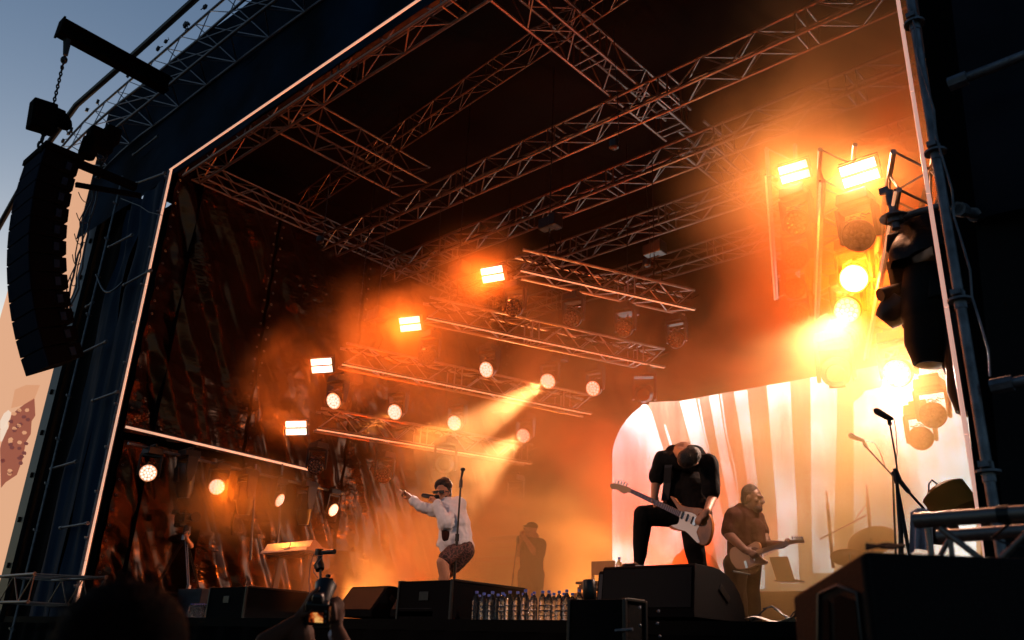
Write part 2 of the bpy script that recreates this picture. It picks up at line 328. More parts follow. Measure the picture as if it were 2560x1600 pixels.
# ------------------------------------------------------------------ lamp templates (local, hanging from the origin, lens facing -Y when at rest)
HEX = [(0, 0)] + [(cos(k*pi/3)*.058, sin(k*pi/3)*.058) for k in range(6)] + [(cos(k*pi/6+pi/12)*.114, sin(k*pi/6+pi/12)*.114) for k in range(12)]
def lens_parts(head, R, y, on):
    g = G(); Q = Matrix.Rotation(pi/2, 3, 'X')
    g.lathe([(R*.98, 0), (R, .01), (R*.96, .018)], 28, (0, y, 0), Q); g.build('lens', 'lens_on' if on else 'lens_off', head, smooth=True)
    g = G()
    for x, z in HEX: g.lathe([(.0235*R/.155, 0), (.0235*R/.155, .004), (.014*R/.155, .011)], 10, (x*R/.155, y-.018, z*R/.155), Q)
    g.build('led_cluster', 'led_dot_on' if on else 'led_dot_off', head, smooth=True)
def wash_lamp(name, on):
    root = local_thing(name, 'x', 'stage lamp')
    g = G(); g.box((0, 0, -.12), (.34, .30, .13), taper=.92); g.box((0, 0, -.03), (.05, .05, .08)); g.tube([(-.12, 0, -.0), (.12, 0, 0)], .028, 8); g.build('base', 'black_metal', root, bevel=.012)
    g = G()
    for s_ in (-1, 1): g.add([V((s_*.185+dx, dy, z)) for z, w in ((-.2, .09), (-.48, .06), (-.58, .035)) for dx, dy in ((-.02, -w), (.02, -w), (.02, w), (-.02, w))],
                             [(0, 3, 2, 1), (8, 9, 10, 11)] + [(i+j*4, (i+1) % 4+j*4, (i+1) % 4+4+j*4, i+4+j*4) for j in (0, 1) for i in range(4)])
    g.box((0, 0, -.2), (.38, .14, .05)); g.build('yoke', 'black_metal', root, bevel=.008)
    h = G(); Q = Matrix.Rotation(pi/2, 3, 'X')
    h.lathe([(.06, -.17), (.11, -.15), (.145, -.06), (.16, .0), (.168, .075), (.162, .085)], 28, (0, 0, 0), Q)
    head = h.build('head', 'black_plastic', root, smooth=True); head.location = (0, 0, -.52)
    lens_parts(head, .155, -.083, on)
    g = G(); rr = random.Random(7)
    for k in range(9):
        a = -.6+k*.15; p = V((sin(a)*.2, -.05+rr.uniform(-.04, .04), .19+rr.uniform(-.02, .03)))
        q = p+V((.05, rr.uniform(-.03, .03), rr.uniform(-.02, .03))); w = q+V((0, rr.uniform(.05, .1), -.02))
        g.add([p, q, w, p+V((0, .07, .01))], [(0, 1, 2, 3)])
    g.build('rain_foil', 'foil', head)
    return root
def spot_lamp(name):
    root = local_thing(name, 'x', 'stage lamp')
    g = G(); g.box((0, 0, -.11), (.4, .36, .14), taper=.9); g.box((0, 0, -.02), (.06, .06, .06)); g.tube([(-.14, 0, 0), (.14, 0, 0)], .028, 8); g.build('base', 'black_metal', root, bevel=.015)
    g = G()
    for s_ in (-1, 1): g.add([V((s_*.215+dx, dy, z)) for z, w in ((-.17, .12), (-.5, .1), (-.68, .05)) for dx, dy in ((-.025, -w), (.025, -w), (.025, w), (-.025, w))],
                             [(0, 3, 2, 1), (8, 9, 10, 11)] + [(i+j*4, (i+1) % 4+j*4, (i+1) % 4+4+j*4, i+4+j*4) for j in (0, 1) for i in range(4)])
    g.box((0, 0, -.2), (.45, .2, .05)); g.build('yoke', 'black_metal', root, bevel=.01)
    h = G(); h.lathe([(.10, .26), (.17, .24), (.19, .1), (.19, -.12), (.175, -.14), (.17, -.3), (.125, -.42), (.12, -.44), (.10, -.44)], 24)
    h.box((0, -.17, .02), (.2, .06, .28), taper=.8)
    head = h.build('head', 'black_plastic', root, smooth=True); head.location = (0, 0, -.56)
    g = G(); g.lathe([(.1, -.445), (.1, -.452), (.02, -.462)], 20); g.build('lens', 'lens_off', head, smooth=True)
    return root
def aim_head(root, target, down=False):
    for c in kids(root):
        if c.name.startswith('head'):
            src = root.matrix_basis @ c.location
            d = root.rotation_euler.to_matrix().inverted() @ (V(target)-src)
            c.rotation_euler = d.to_track_quat('-Z' if down else '-Y', 'Z' if not down else 'Y').to_euler()
        elif c.name.startswith('yoke'):
            src = V(root.location); d = root.rotation_euler.to_matrix().inverted() @ (V(target)-src)
            c.rotation_euler = (0, 0, atan2(d.y, d.x)+pi/2)
T_on = wash_lamp('wash_lamp', True); T_off = wash_lamp('wash_lamp', False); T_spot = spot_lamp('beam_lamp')
USED = set()
def place_lamp(T, pos, label, aim, rz=0, scale=1, group='round moving wash lamps hanging in the stage', spot=None):
    """pos is the lens centre"""
    if id(T) in USED: o = copy_tree(T)
    else: o = T; USED.add(id(T))
    drop = .52 if T is not T_spot else .56
    o.location = V(pos)+V((0, 0, drop*scale)); o.rotation_euler = (0, 0, rz); o.scale = (scale,)*3
    tag(o, label, 'stage lamp', group); aim_head(o, aim, T is T_spot)
    if spot:
        e, ang, tgt, colr = spot
        p = V(pos); d = (V(tgt)-p).normalized()
        light('lamp_beam', 'SPOT', p+d*.16, e, colr, tgt, size=.1, spot=ang, blend=.5)
    return o
def strobe(pos, aim, label, e=60, colr=(1, .20, .035), s=1):
    t = local_thing('strobe_light', label, 'strobe light', 'rectangular strobe lights at the truss ends'); t.location = V(pos)
    d = (V(aim)-V(pos)); t.rotation_euler = d.to_track_quat('-Y', 'Z').to_euler(); t.scale = (s,)*3
    g = G(); g.box((0, .06, 0), (.46, .1, .3)); g.build('housing', 'black_metal', t, bevel=.01)
    g = G(); g.box((0, 0, .073), (.42, .02, .115)); g.build('panel', 'strobe_panel', t)
    g = G(); g.box((0, 0, -.073), (.42, .02, .115)); g.build('panel', 'strobe_panel', t)
    g = G(); g.tube([(-.235, .08, 0), (-.235, .12, .17), (.235, .12, .17), (.235, .08, 0)], .008, 6); g.build('bracket', 'black_metal', t)
    light('strobe_glow', 'AREA', V(pos)+d.normalized()*.06, e, colr, aim, size=.42*s, sy=.26*s, spread=175 if e < 150 else 130)
    return t
# ------------------------------------------------------------------ angled lamp trusses
CAMP = V((0, 0, EYE))
def finger(name, a, b, H, label, tube_lab, flip=1):
    A = AZ(*a, H+EYE); B = AZ(*b, H+EYE); d = (B-A).normalized()
    truss('lamp_truss', label, A+V((0, 0, .05)), B+V((0, 0, .05)), w=.36, h=.4, bay=.42, r=.028, rb=.012, m='alu_lit', group='angled trusses carrying wash lamps', joints=6)
    s = d.cross(V((0, 0, 1)))*flip
    tube_light(A-d*.05+s*.22, B-d*.05+s*.22, tube_lab, .014, 'led_finger')
    return A, B, d
WH = (1, .72, .46); HB = (1, .66, .5); OR = (1, .24, .025); PE = (1, .40, .17); DR = (1, .06, .003)
FA = finger('A', (1295, 690), (1725, 786), 6.4, 'highest of the four left lamp trusses, beside the strobe glowing orange', 'glowing tube on the highest left lamp truss')
FB = finger('B', (1062, 806), (1650, 928), 5.8, 'second highest left lamp truss, with a thick lit tube', 'glowing tube on the second highest left lamp truss')
FC = finger('C', (852, 920), (1468, 1042), 5.0, 'third lamp truss from the top on the left, half hidden in orange smoke', 'glowing tube on the third left lamp truss')
FD = finger('D', (790, 1080), (1320, 1165), 4.0, 'lowest of the left lamp trusses, above the singer', 'bright glowing tube on the lowest left lamp truss')
F1 = finger('R1', (1958, 440), (1970, 750), 6.0, 'lamp truss seen end on beneath the left one of the two big strobes', 'upright looking tube beneath the left big strobe', -1)
F2 = finger('R2', (2104, 457), (2076, 800), 4.9, 'lamp truss seen end on beneath the right one of the two big strobes', 'upright looking tube beneath the right big strobe', -1)
F3 = finger('R3', (2304, 480), (2203, 900), 4.0, 'lamp truss beside the right tower, fading into bright smoke', 'pale tube just left of the right tower', -1)
strobe(AZ(1231, 686, 6.35+EYE), (-7, 0, 1.5), 'small strobe in an orange glow at the end of the highest left lamp truss', 130)
strobe(AZ(1025, 810, 5.75+EYE), (-8, 0, 1.5), 'strobe at the end of the second highest left lamp truss', 130)
strobe(AZ(804, 914, 4.95+EYE), (-9, 0, 1.5), 'strobe beside the lit tarpaulin, upper of the two there', 130)
strobe(AZ(740, 1070, 3.95+EYE), (-9, 0, 1.5), 'lowest strobe on the left, at the end of the lamp truss above the singer', 130)
strobe(AZ(1985, 430, 5.95+EYE), (-3, 0, 1.5), 'left one of the two big bright strobes high on the right', 95, (1, .42, .22), .86)
strobe(AZ(2148, 432, 4.85+EYE), (-2.5, 0, 1.5), 'right one of the two big bright strobes high on the right', 95, (1, .42, .22), .86)
g_wash = 'round moving wash lamps hanging in the stage'
def wl(x, y, H, on, label, aim, **k): return place_lamp(T_on if on else T_off, AZ(x, y, H+EYE), label, aim, **k)
off_aim = (-5, -2, 0)
for i, (x, y) in enumerate(((1287, 768), (1434, 795), (1563, 820), (1692, 848))):
    wl(x, y, 5.75, False, ('unlit wash lamp just right of and below the highest strobe', 'unlit wash lamp, second along the highest left lamp truss', 'unlit wash lamp, third along the highest left lamp truss', 'unlit wash lamp at the far end of the highest left lamp truss')[i], off_aim)
wl(1072, 890, 5.15, False, 'unlit wash lamp, first on the second highest left truss', off_aim)
wl(1222, 922, 5.15, True, 'white lit wash lamp with a faint beam, second on the second highest left truss', (-9, -2, 0))
wl(1373, 950, 5.15, True, 'white lit wash lamp throwing the widest beam down over the stage', AD(900, 1330, 10), spot=(15000, 12, AD(1120, 1110, 13.0), HB))
wl(1487, 970, 5.15, True, 'half lit wash lamp, fourth on the second highest left truss', (-7, -4, 0))
for i, (x, y) in enumerate(((841, 1000), (993, 1028), (1141, 1056), (1312, 1088))):
    wl(x, y, 4.35, True, ('lit oval wash lamp nearest the tarpaulin, on the third left truss', 'lit wash lamp, second on the third left truss', 'lit wash lamp with a beam, third on the third left truss', 'lit wash lamp at the misty far end of the third left truss, above the singer')[i], (-10+i, -1, 0),
       spot=(None, (5000, 10, AD(880, 1090, 14), PE), (8000, 10, AD(1040, 1110, 13.5), PE), (11000, 12, AD(1120, 1230, 12), HB))[i])
wl(790, 1165, 3.4, False, 'unlit wash lamp in front of the end of the side light tube', (-6, 2, 0))
wl(960, 1187, 3.4, False, 'unlit wash lamp with bright foil, above the pointing hand of the singer', (-6, 2, 0))
place_lamp(T_spot, AZ(1112, 1160, 3.6+EYE), 'dark beam lamp above the head of the singer', AZ(1090, 1200, 2.5), group='beam lamps with long black bodies')
wl(1287, 1240, 3.4, False, 'unlit wash lamp almost lost in the smoke above the capped man', (-6, 2, 0))
place_lamp(T_spot, AZ(1610, 985, 4.9+EYE), 'dark beam lamp hanging at the end of the second highest left truss', AZ(1560, 1060, 3.5), group='beam lamps with long black bodies')
for i, (x, y) in enumerate(((1995, 555), (1995, 642), (1991, 720), (1997, 787))):
    wl(x, y, 5.3, False, ('topmost misty unlit wash lamp below the left big strobe', 'second misty unlit wash lamp below the left big strobe', 'third unlit wash lamp below the left big strobe', 'lowest unlit wash lamp below the left big strobe')[i], (-3.5, -2, 0))
for i, (x, y, on) in enumerate(((2150, 588, 0), (2140, 694, 1), (2123, 773, 1), (2117, 848, 0))):
    wl(x, y, 4.2, on, ('unlit wash lamp below the right big strobe', 'blazing wash lamp, upper of the lit pair on the right', 'blazing wash lamp, lower of the lit pair on the right', 'unlit wash lamp under the lit pair on the right')[i], (-3, -2, 0),
       spot=((0, 0, 0, 0), (1500, 12, AD(2040, 830, 8), HB), (3500, 22, AD(1900, 960, 8.5), HB), 0)[i] if on else None)
place_lamp(T_spot, AZ(2090, 930, 3.6+EYE), 'beam lamp body hidden in bright smoke above the screen stripes', AZ(2060, 1000, 3.4), group='beam lamps with long black bodies')
wl(2335, 1037, 3.1, False, 'unlit wash lamp with raised lens dots beside the right tower', (-2.6, 0, 1))
wl(2305, 1095, 3.1, False, 'pale misty wash lamp just below the one beside the right tower', (-3, 0, 1))
wl(2248, 930, 3.2, True, 'wash lamp lost in its own white glare left of the big black lamp', (-3.4, 2, 1), spot=(1200, 90, AD(2150, 1050, 7.5), HB))
# side lamps on the left wall
gs = 'side lamps hanging from the pipe on the left wall'
sx_ = XL+.75
for x, y, k, lab, am in ((371, 1182, 1, 'side wash lamp with visible lit dots, nearest the left tower', (-4, 1, 1.5)), (543, 1217, 1, 'bright side wash lamp with an orange halo, above the tripod camera', (-4, 1, 1.5)),
                    (692, 1247, 1, 'side wash lamp turned edge on, left of the white keyboards', (-9, 14, 1)), (827, 1272, 1, 'side wash lamp turned edge on, above the held up camera', (-8, 14, 1))):
    place_lamp(T_on, AX(x, y, sx_), lab, am, group=gs, scale=1.05 if x < 600 else .95)
for x, y, lab in ((462, 1190, 'grey beam lamp hanging between the two left side lamps'), (612, 1235, 'beam lamp hidden in the orange glow of the side lamp'), (762, 1262, 'beam lamp hanging above the white keyboards')):
    place_lamp(T_spot, AX(x, y, sx_), lab, AX(x-4, y+90, sx_), group=gs)
light('lamp_beam', 'SPOT', AX(553, 1218, sx_+.25), 220, OR, AD(640, 1265, 16), size=.12, spot=110, blend=.9)
light('lamp_beam', 'SPOT', AX(380, 1183, sx_+.25), 40, OR, (-10, 3, 0), size=.12, spot=100, blend=.9)
g = G(); a = AX(320, 1108, sx_); b_ = AX(860, 1235, sx_)
pr = thing('lamp_pipe', 'horizontal scaffold pipe on the left wall carrying the side lamps', 'pipe', (a+b_)/2); g.tube([a, b_], .03, 8); g.build('pipe', 'steel', pr, smooth=True)
g = G()
for x in (640, 706): g.tube([AX(x, 1160, sx_), AX(x-14, 1400, sx_)], .025, 8)
g.build('upright', 'steel', pr, smooth=True)
# ------------------------------------------------------------------ haze lit areas: bare lights added near the stage floor, wider light at the lit lamps
light('added_floor_light', 'SPOT', (-12.0, 17.3, 2.2), 5000, OR, (-13.5, 9, 4.5), size=.15, spot=95, blend=.8)
light('lamp_wash', 'SPOT', AZ(2140, 694, 4.0+EYE), 5200, (1, .13, .009), (-4, 18, 9), size=.2, spot=150, blend=.9)
light('lamp_wash', 'SPOT', AZ(2123, 773, 4.0+EYE), 1500, (1, .66, .52), (-5, 9.5, 2.5), size=.2, spot=105, blend=.9)
light('added_floor_light', 'SPOT', (-9.3, 17.5, 2.0), 6500, (1, .80, .68), (-10.5, 9, 2.6), size=.3, spot=70, blend=.9)
light('added_floor_light', 'SPOT', (-4.2, 17.5, 2.0), 3000, (1, .80, .68), (-4.5, 9, 2.4), size=.3, spot=66, blend=.9)

for x, y, Y, e, c_, am, lab in ((845, 1480, 9.3, 420, (1, .46, .2), (-10.5, 10.5, 4.5), 'small added floor lamp hidden behind the monitors, lighting the smoke behind the singer'), (1400, 1500, 13.5, 2400, (1, .45, .18), (-9.5, 14, 6), 'added floor lamp in the smoke behind the wooden table'),
     (1010, 1490, 12.0, 1500, DR, (-11, 11, 11), 'added floor lamp behind the case of the singer throwing red light up to the trusses'), (1700, 1500, 12.5, 7000, DR, (-7, 12.5, 11), 'added floor lamp behind the widest monitor throwing red light up to the trusses')):
    p = AY(x, y, Y); p.z = DECK+.2; t = thing('floor_lamp', lab, 'stage lamp', (p.x, p.y, DECK), 'added lamps standing on the stage floor')  # floor lamps added to light the smoke and the trusses
    g = G(); g.lathe([(.07, -.12), (.1, -.1), (.11, .08), (.1, .1)], 16, p, (V(am)-p).to_track_quat('Z', 'Y').to_matrix()); g.box(p+V((0, 0, -.17)), (.2, .2, .05)); g.build('housing', 'black_metal', t, smooth=True)
    light('lamp_beam', 'SPOT', p+(V(am)-p).normalized()*.14, e, c_, am, size=.12, spot=115, blend=.9)

light('added_front_light', 'SPOT', (-10.5, -5, 7.5), 3000, (1, .52, .32), (-7.3, 8, 3.0), size=.3, spot=32, blend=.5)  # added front light without a lamp, brightens the performers

# chain hoists holding the lamp trusses
def hoist(p, lab, motor=True, top=12.7):
    p = V(p); t = thing('chain_hoist', lab, 'chain hoist', p, 'chain hoists over the lamp trusses'); g = G()
    g.tube([p+V((0, 0, .5)), (p.x, p.y, top)], .012, 5); g.build('chain', 'black_metal', t)
    for k in (-1, 1): g = G(); g.tube([p+V((.16*k, 0, .02)), p+V((.1*k, .12, .3)), p+V((0, 0, .55))], .016, 5); g.build('sling', 'black_paint', t)
    if motor: g = G(); g.box(p+V((0, 0, .78)), (.42, .2, .22)); g.box(p+V((.14, 0, .78)), (.16, .26, .26)); g.build('motor', 'black_metal', t, bevel=.02)
for nm, (A_, B_, D_) in (('highest', FA), ('second highest', FB), ('third', FC), ('lowest', FD)):
    hoist(A_+D_*.6+V((0, 0, .45)), 'chain hoist above the near end of the %s left lamp truss' % nm); hoist(B_-D_*.8+V((0, 0, .45)), 'chain hoist above the far end of the %s left lamp truss' % nm)
    n_ = {'highest': 'highest', 'second highest': 'second highest', 'third': 'third', 'lowest': 'lowest'}[nm]; g = G(); pp = []
    for i in range(41): q = A_.lerp(B_, i/40); pp.append(q+V((.02, .05, .40-.13*abs(sin(i*pi/5)))))
    g.tube(pp, .018, 5); g.tube([q+V((.1, .1, .03+.02*sin(i))) for i, q in enumerate(pp)], .014, 5); tag(g.build('truss_cable', 'black_paint', smooth=True), 'black cable looped along the %s left lamp truss' % nm, 'cable', 'cables looped along the lamp trusses')
for y, nm in ((11.22, 'nearest'), (13.2, 'second'), (15.25, 'third')):
    g = G(); pp = [V((XL+.5+i*.25, y+.1, ZT+.42-.16*abs(sin(i*.52)))) for i in range(64)]; g.tube(pp, .022, 5); tag(g.build('truss_cable', 'black_paint', smooth=True), 'black cable looped along the %s roof cross truss' % nm, 'cable', 'cables looped along the roof trusses')
for p, lab in (((-12.2, 10.6, 7.4), 'small added red uplight above the second lamp truss on the left'), ((-8.2, 12.4, 8.6), 'small added red uplight under the middle of the roof'), ((-4.4, 12.3, 8.9), 'small added red uplight under the right part of the roof'), ((-13.5, 8.6, 9.2), 'small added red uplight near the upper left corner of the stage'), ((-6.5, 9.0, 8.8), 'small added red uplight under the front of the roof')):  # uplights added only to throw red light on the trusses
    t = thing('added_uplight', lab, 'stage lamp', p, 'small added red uplights under the roof'); g = G(); g.lathe([(.05, -.08), (.075, -.06), (.08, .05), (.07, .06)], 14, p); g.build('housing', 'black_metal', t, smooth=True)
    g = G(); g.tube([V(p)+V((.08, 0, 0)), V(p)+V((.09, 0, .3)), (p[0], p[1], 11.0)], .008, 4); g.build('hanger', 'black_metal', t)
    light('added_uplight_beam', 'SPOT', V(p)+V((0, 0, .08)), 70 if p[0] < -13 else 140, (1, .12, .008), V(p)+V((0, .01, 3)), size=.1, spot=165, blend=.6)
# ------------------------------------------------------------------ smoke
def smoke_mat():
    m = bpy.data.materials.new('smoke'); m.use_nodes = True; N = m.node_tree; L = N.links
    for n in list(N.nodes):
        if n.type != 'OUTPUT_MATERIAL': N.nodes.remove(n)
    out = [n for n in N.nodes if n.type == 'OUTPUT_MATERIAL'][0]
    pv = N.nodes.new('ShaderNodeVolumePrincipled'); pv.inputs['Color'].default_value = (1, .60, .22, 1); pv.inputs['Anisotropy'].default_value = .15
    L.new(pv.outputs[0], out.inputs['Volume'])
    tc = N.nodes.new('ShaderNodeTexCoord')
    def math_(op, a, b=None):
        n = N.nodes.new('ShaderNodeMath'); n.operation = op
        for i, x in enumerate((a, b)):
            if x is None: continue
            if isinstance(x, (int, float)): n.inputs[i].default_value = x
            else: L.new(x, n.inputs[i])
        return n.outputs[0]
    ge = N.nodes.new('ShaderNodeNewGeometry'); pos = ge.outputs['Position']
    def blob(c, r, amp, p=1.0):
        vm = N.nodes.new('ShaderNodeVectorMath'); vm.operation = 'SUBTRACT'; L.new(pos, vm.inputs[0]); vm.inputs[1].default_value = c
        vs = N.nodes.new('ShaderNodeVectorMath'); vs.operation = 'MULTIPLY'; L.new(vm.outputs[0], vs.inputs[0]); vs.inputs[1].default_value = (1/r[0], 1/r[1], 1/r[2])
        vl = N.nodes.new('ShaderNodeVectorMath'); vl.operation = 'LENGTH'; L.new(vs.outputs[0], vl.inputs[0])
        f = N.nodes.new('ShaderNodeMapRange'); f.interpolation_type = 'SMOOTHSTEP'; L.new(vl.outputs['Value'], f.inputs[0])
        f.inputs[1].default_value = 1.0; f.inputs[2].default_value = .15; f.inputs[3].default_value = 0; f.inputs[4].default_value = amp
        return f.outputs[0]
    d = None
    for c, r, a in SMOKE:
        bdd = blob(c, r, a); d = bdd if d is None else math_('ADD', d, bdd)
    nz = N.nodes.new('ShaderNodeTexNoise'); nz.inputs['Scale'].default_value = .62; nz.inputs['Detail'].default_value = 4; nz.inputs['Distortion'].default_value = 1.1; L.new(pos, nz.inputs['Vector'])
    mr = N.nodes.new('ShaderNodeMapRange'); L.new(nz.outputs[0], mr.inputs[0]); mr.inputs[1].default_value = .40; mr.inputs[2].default_value = .62; mr.inputs[3].default_value = .18; mr.inputs[4].default_value = 2.0
    d = math_('MULTIPLY', d, mr.outputs[0]); d = math_('ADD', d, BASE_HAZE); L.new(d, pv.inputs['Density'])
    m.cycles.volume_step_rate = 1.0
    return m
BASE_HAZE = .0012
SMOKE = [(tuple(AY(1330, 1340, 10.0)), (1.9, 1.3, 1.8), .45), (tuple(AY(2140, 1340, 10.0)), (1.9, 1.4, 1.5), .5), ((-6.2, 11.8, 5.4), (3.4, 4, 2.3), .26), ((-4.2, 11, 3), (3.8, 3, 2.5), .14), (tuple(AZ(1985, 440, 5.8+EYE)), (1.9, 1.9, 1.7), .22), (tuple(AZ(2148, 440, 4.7+EYE)), (1.8, 1.6, 1.6), .35), ((-7.8, 12, 2.4), (7.2, 5, 4.6), .31), ((-2.0, 10.6, 6.4), (3.7, 5.8, 4.9), .42), ((-11.3, 10, 2.4), (3.4, 2.6, 1.9), .5), ((-9.5, 10.5, 5.6), (4, 3, 2.4), .14), ((-7.0, 15.6, 3.8), (8, 3.6, 4.4), .28),
         (tuple(AZ(1225, 720, 6.1+EYE)), (1.6, 1.6, 1.3), .25), (tuple(AZ(1000, 840, 5.5+EYE)), (2, 2, 1.5), .2), (tuple(AZ(780, 950, 4.7+EYE)), (2, 1.6, 1.4), .12), (tuple(AX(600, 1250, XL+1.3)), (1.6, 2.0, 1.2), .3)]
g = G(); g.box((-9.6, 12.8, 7.1), (15.6, 10.6, 10.2)); sm = g.build('smoke', smoke_mat()); tag(sm, kind='stuff')
# ------------------------------------------------------------------ front header fabric, roof edge and left tower
g = G()
tl = [AY(190, 385, YF+.1), AY(291, 262, YF+.1), AY(397, 178, YF+.1), AY(600, 20, YF+.1)]
def _top(x):
    ps = tl
    if x <= ps[0].x: return ps[0].z
    for a, b in zip(ps, ps[1:]):
        if a.x <= x <= b.x: return a.z+(b.z-a.z)*(x-a.x)/(b.x-a.x)
    return ps[-1].z
def _fa(u, v):
    x = -23.0 + 26.5*u; z = HT + (_top(x)-HT)*v
    return V((x, YF+.08 + .05*noise.noise(V((x*.7, z*.25, 1))) + .10*max(0, noise.noise(V((x*.35+4, z*.3, 8)))), z))
g.grid(_fa, 150, 24); tag(g.build('header_fabric', 'navy_fabric', smooth=True, fix=False), 'dark navy fabric header stretched above the stage opening', 'fascia')
g = G(); g.box((-9.5, YF+.2, HT+.06), (16.2, .16, .1)); tag(g.build('header_beam', 'black_metal'), 'dark beam behind the lit tube at the foot of the header', 'beam')
for nm, x0, x1, z0, z1, Y, lab in (('wing_cladding', -24.2, -20.25, 0, 12.6, YF+.45, 'black cladding of the left wing between the outdoor screen and the tower'),):
    g = G()
    g.grid(lambda u, v: V((x0+(x1-x0)*u, Y+.04*sin(u*20)+.05*noise.noise(V((u*4, v*5, 0))), z0+(z1-z0)*v)), 60, 30)
    tag(g.build(nm, 'cloth_black', smooth=True), lab, 'cladding')
g = G()
g.grid(lambda u, v: V((-22.9+5.6*u, YF+.75+.05*sin(u*12), .2+11.4*v)), 20, 20); tag(g.build('tower_lining', 'cloth_black', smooth=True), 'black lining inside the left tower seen through the gaps between the fabric strips', 'cladding')
def strip(x0, x1, z0, z1, Y, seed, lab, edge=0.0):
    g = G()
    def fn(u, v):
        z = z0+(z1-z0)*v
        a = x0 + edge*max(0, noise.noise(V((z*.45, seed, 2))))*1.2; b = x1 - edge*max(0, noise.noise(V((z*.38, seed+4, 7))))*1.4
        x = a+(b-a)*u; return V((x, Y + .10*noise.noise(V((x*2.2+z*.25, z*.22, seed))) + .05*sin(u*9+z*.5+seed)*(.3+abs(noise.noise(V((z*.5, 0, seed))))), z))
    g.grid(fn, 26, 90); return tag(g.build('tower_fabric', 'blue_mesh', smooth=True, fix=False), lab, 'fabric', 'fabric strips on the left tower')
strip(-20.1, -18.95, 1.6, 11.5, YF+.12, 1, 'outer blue fabric strip hanging on the left scaffold tower', .35)
strip(-18.85, -17.72, 1.2, 11.5, YF+.05, 5, 'inner fabric strip beside the lit tube, its lower half glowing orange', .35)
def rosette(g, c, r=.062):
    g.lathe([(r*.45, -.006), (r, -.006), (r, .006), (r*.45, .006)], 14, c); g.tube([V(c)-V((0, 0, .05)), V(c)+V((0, 0, .05))], r*.52, 8)
def standard(x, y, z0, z1, lab, step=1.0, r=.026, parts=True, mt='steel', grp='upright scaffold tubes'):
    t = thing('scaffold_upright', lab, 'scaffold tube', (x, y, z0), grp); g = G(); g.tube([(x, y, z0), (x, y, z1)], r, 10); g.build('tube', mt, t, smooth=True)
    z = z0+.4
    while z < z1: g = G(); rosette(g, (x, y, z)); g.box((x, y-.04, z+.03), (.05, .06, .03)); g.build('rosette', mt, t); z += step
    return t
standard(-20.2, YF-.1, .2, 12.4, 'outer scaffold upright on the left tower, beside the black cladding')
standard(-17.62, YF-.02, .2, 11.6, 'scaffold upright directly behind the left lit tube', .9)
def pipe(a, b, lab, r=.025, mt='steel', name='scaffold_ledger', grp='scaffold ledgers', clamps=True):
    a = V(a); b = V(b); t = thing(name, lab, 'scaffold tube', (a+b)/2, grp); g = G(); g.tube([a, b], r, 10); g.build('tube', mt, t, smooth=True)
    if clamps:
        d = (b-a).normalized()
        for p in (a+d*.05, b-d*.05): g = G(); g.tube([p-d*.05, p+d*.05], r*1.5, 8); g.build('clamp', mt, t, smooth=True)
    return t
for (x0, y0, x1, y1), lab in (((341, 458, 413, 432), 'ledger just below the header corner'), ((271, 618, 332, 586), 'ledger crossing the outer fabric strip'), ((309, 713, 378, 675), 'ledger crossing the inner fabric strip halfway up'),
                   ((199, 885, 267, 853), 'ledger low on the outer fabric strip'), ((231, 1002, 295, 979), 'ledger low on the inner fabric strip'), ((127, 1172, 192, 1153), 'lower ledger on the outer strip'),
                   ((150, 1320, 220, 1308), 'lowest ledger on the left tower'), ((215, 768, 233, 755), 'short ledger stub left of the outer upright'), ((333, 388, 395, 340), 'ledger under the roof edge above the tower')):
    pipe(AY(x0, y0, YF-.08), AY(x1, y1, YF-.08), lab+' of the tower')
cb = G(); pts = [AY(243, 690, YF-.2).lerp(AY(307, 705, YF-.2), t)+V((0, 0, -.55*sin(pi*t)*.6)) for t in [i/10 for i in range(11)]]
cb.tube(pts, .02, 6); tag(cb.build('hanging_cable', 'black_plastic', smooth=True), 'thick black cable sagging between the uprights of the left tower', 'cable')
cb = G(); cb.tube([AY(302, 496, YF-.2), AY(350, 515, YF-.2), AY(372, 530, YF-.2), AY(405, 538, YF-.2)], .008, 5); tag(cb.build('guy_rope', 'black_plastic'), 'thin rope tied across the upper part of the left tower', 'rope')
# arched roof edge trusses outside
def multi_truss(name, lab, lines, r, rb, links, n=14, grp='roof edge trusses'):
    root = thing(name, lab, 'truss', lines[0][0], grp); smp = []
    for L in lines:
        g = G(); seg = [0]
        for a, b in zip(L, L[1:]): seg.append(seg[-1]+(b-a).length)
        def at(t, L=L, seg=seg):
            s = t*seg[-1]
            for i in range(len(L)-1):
                if s <= seg[i+1]+1e-6: return L[i].lerp(L[i+1], (s-seg[i])/(seg[i+1]-seg[i]))
            return L[-1]
        smp.append([at(i/n) for i in range(n+1)]); g.tube(smp[-1], r, 8); g.build('chord', 'alu_outside', root, smooth=True)
    g = G()
    for A, B in links:
        for i in range(n):
            a, b = (A, B) if i % 2 == 0 else (B, A); g.tube([smp[a][i], smp[b][i+1]], rb, 5)
    g.build('bracing', 'alu_outside', root, smooth=True); return smp
YO = YF-.5
C1 = [AY(*p, YO) for p in ((128, 410), (159, 384), (220, 325), (288, 265), (364, 207), (496, 99), (585, 22), (760, -130), (1000, -330))]
C2 = [AY(*p, YO) for p in ((190, 420), (235, 370), (291, 317), (351, 272), (463, 179), (582, 83), (650, 30), (860, -130), (1100, -320))]
C0 = [AY(*p, YO+.55) for p in ((128, 405), (149, 374), (190, 325), (232, 281), (300, 222), (374, 159), (542, 13), (700, -120), (960, -340))]
C3 = [p+V((0, .55, -.05)) for p in C2]
multi_truss('roof_edge_truss', 'bluish curved truss following the roof edge at the upper left', [C1, C2, C0, C3], .035, .014, ((0, 1), (0, 2), (2, 3), (1, 3)), 22)
band = [AY(*p, YO-.2) for p in ((-10, 580), (18, 530), (60, 455), (98, 395), (126, 352), (192, 262), (331, 140), (490, -4), (640, -150))]
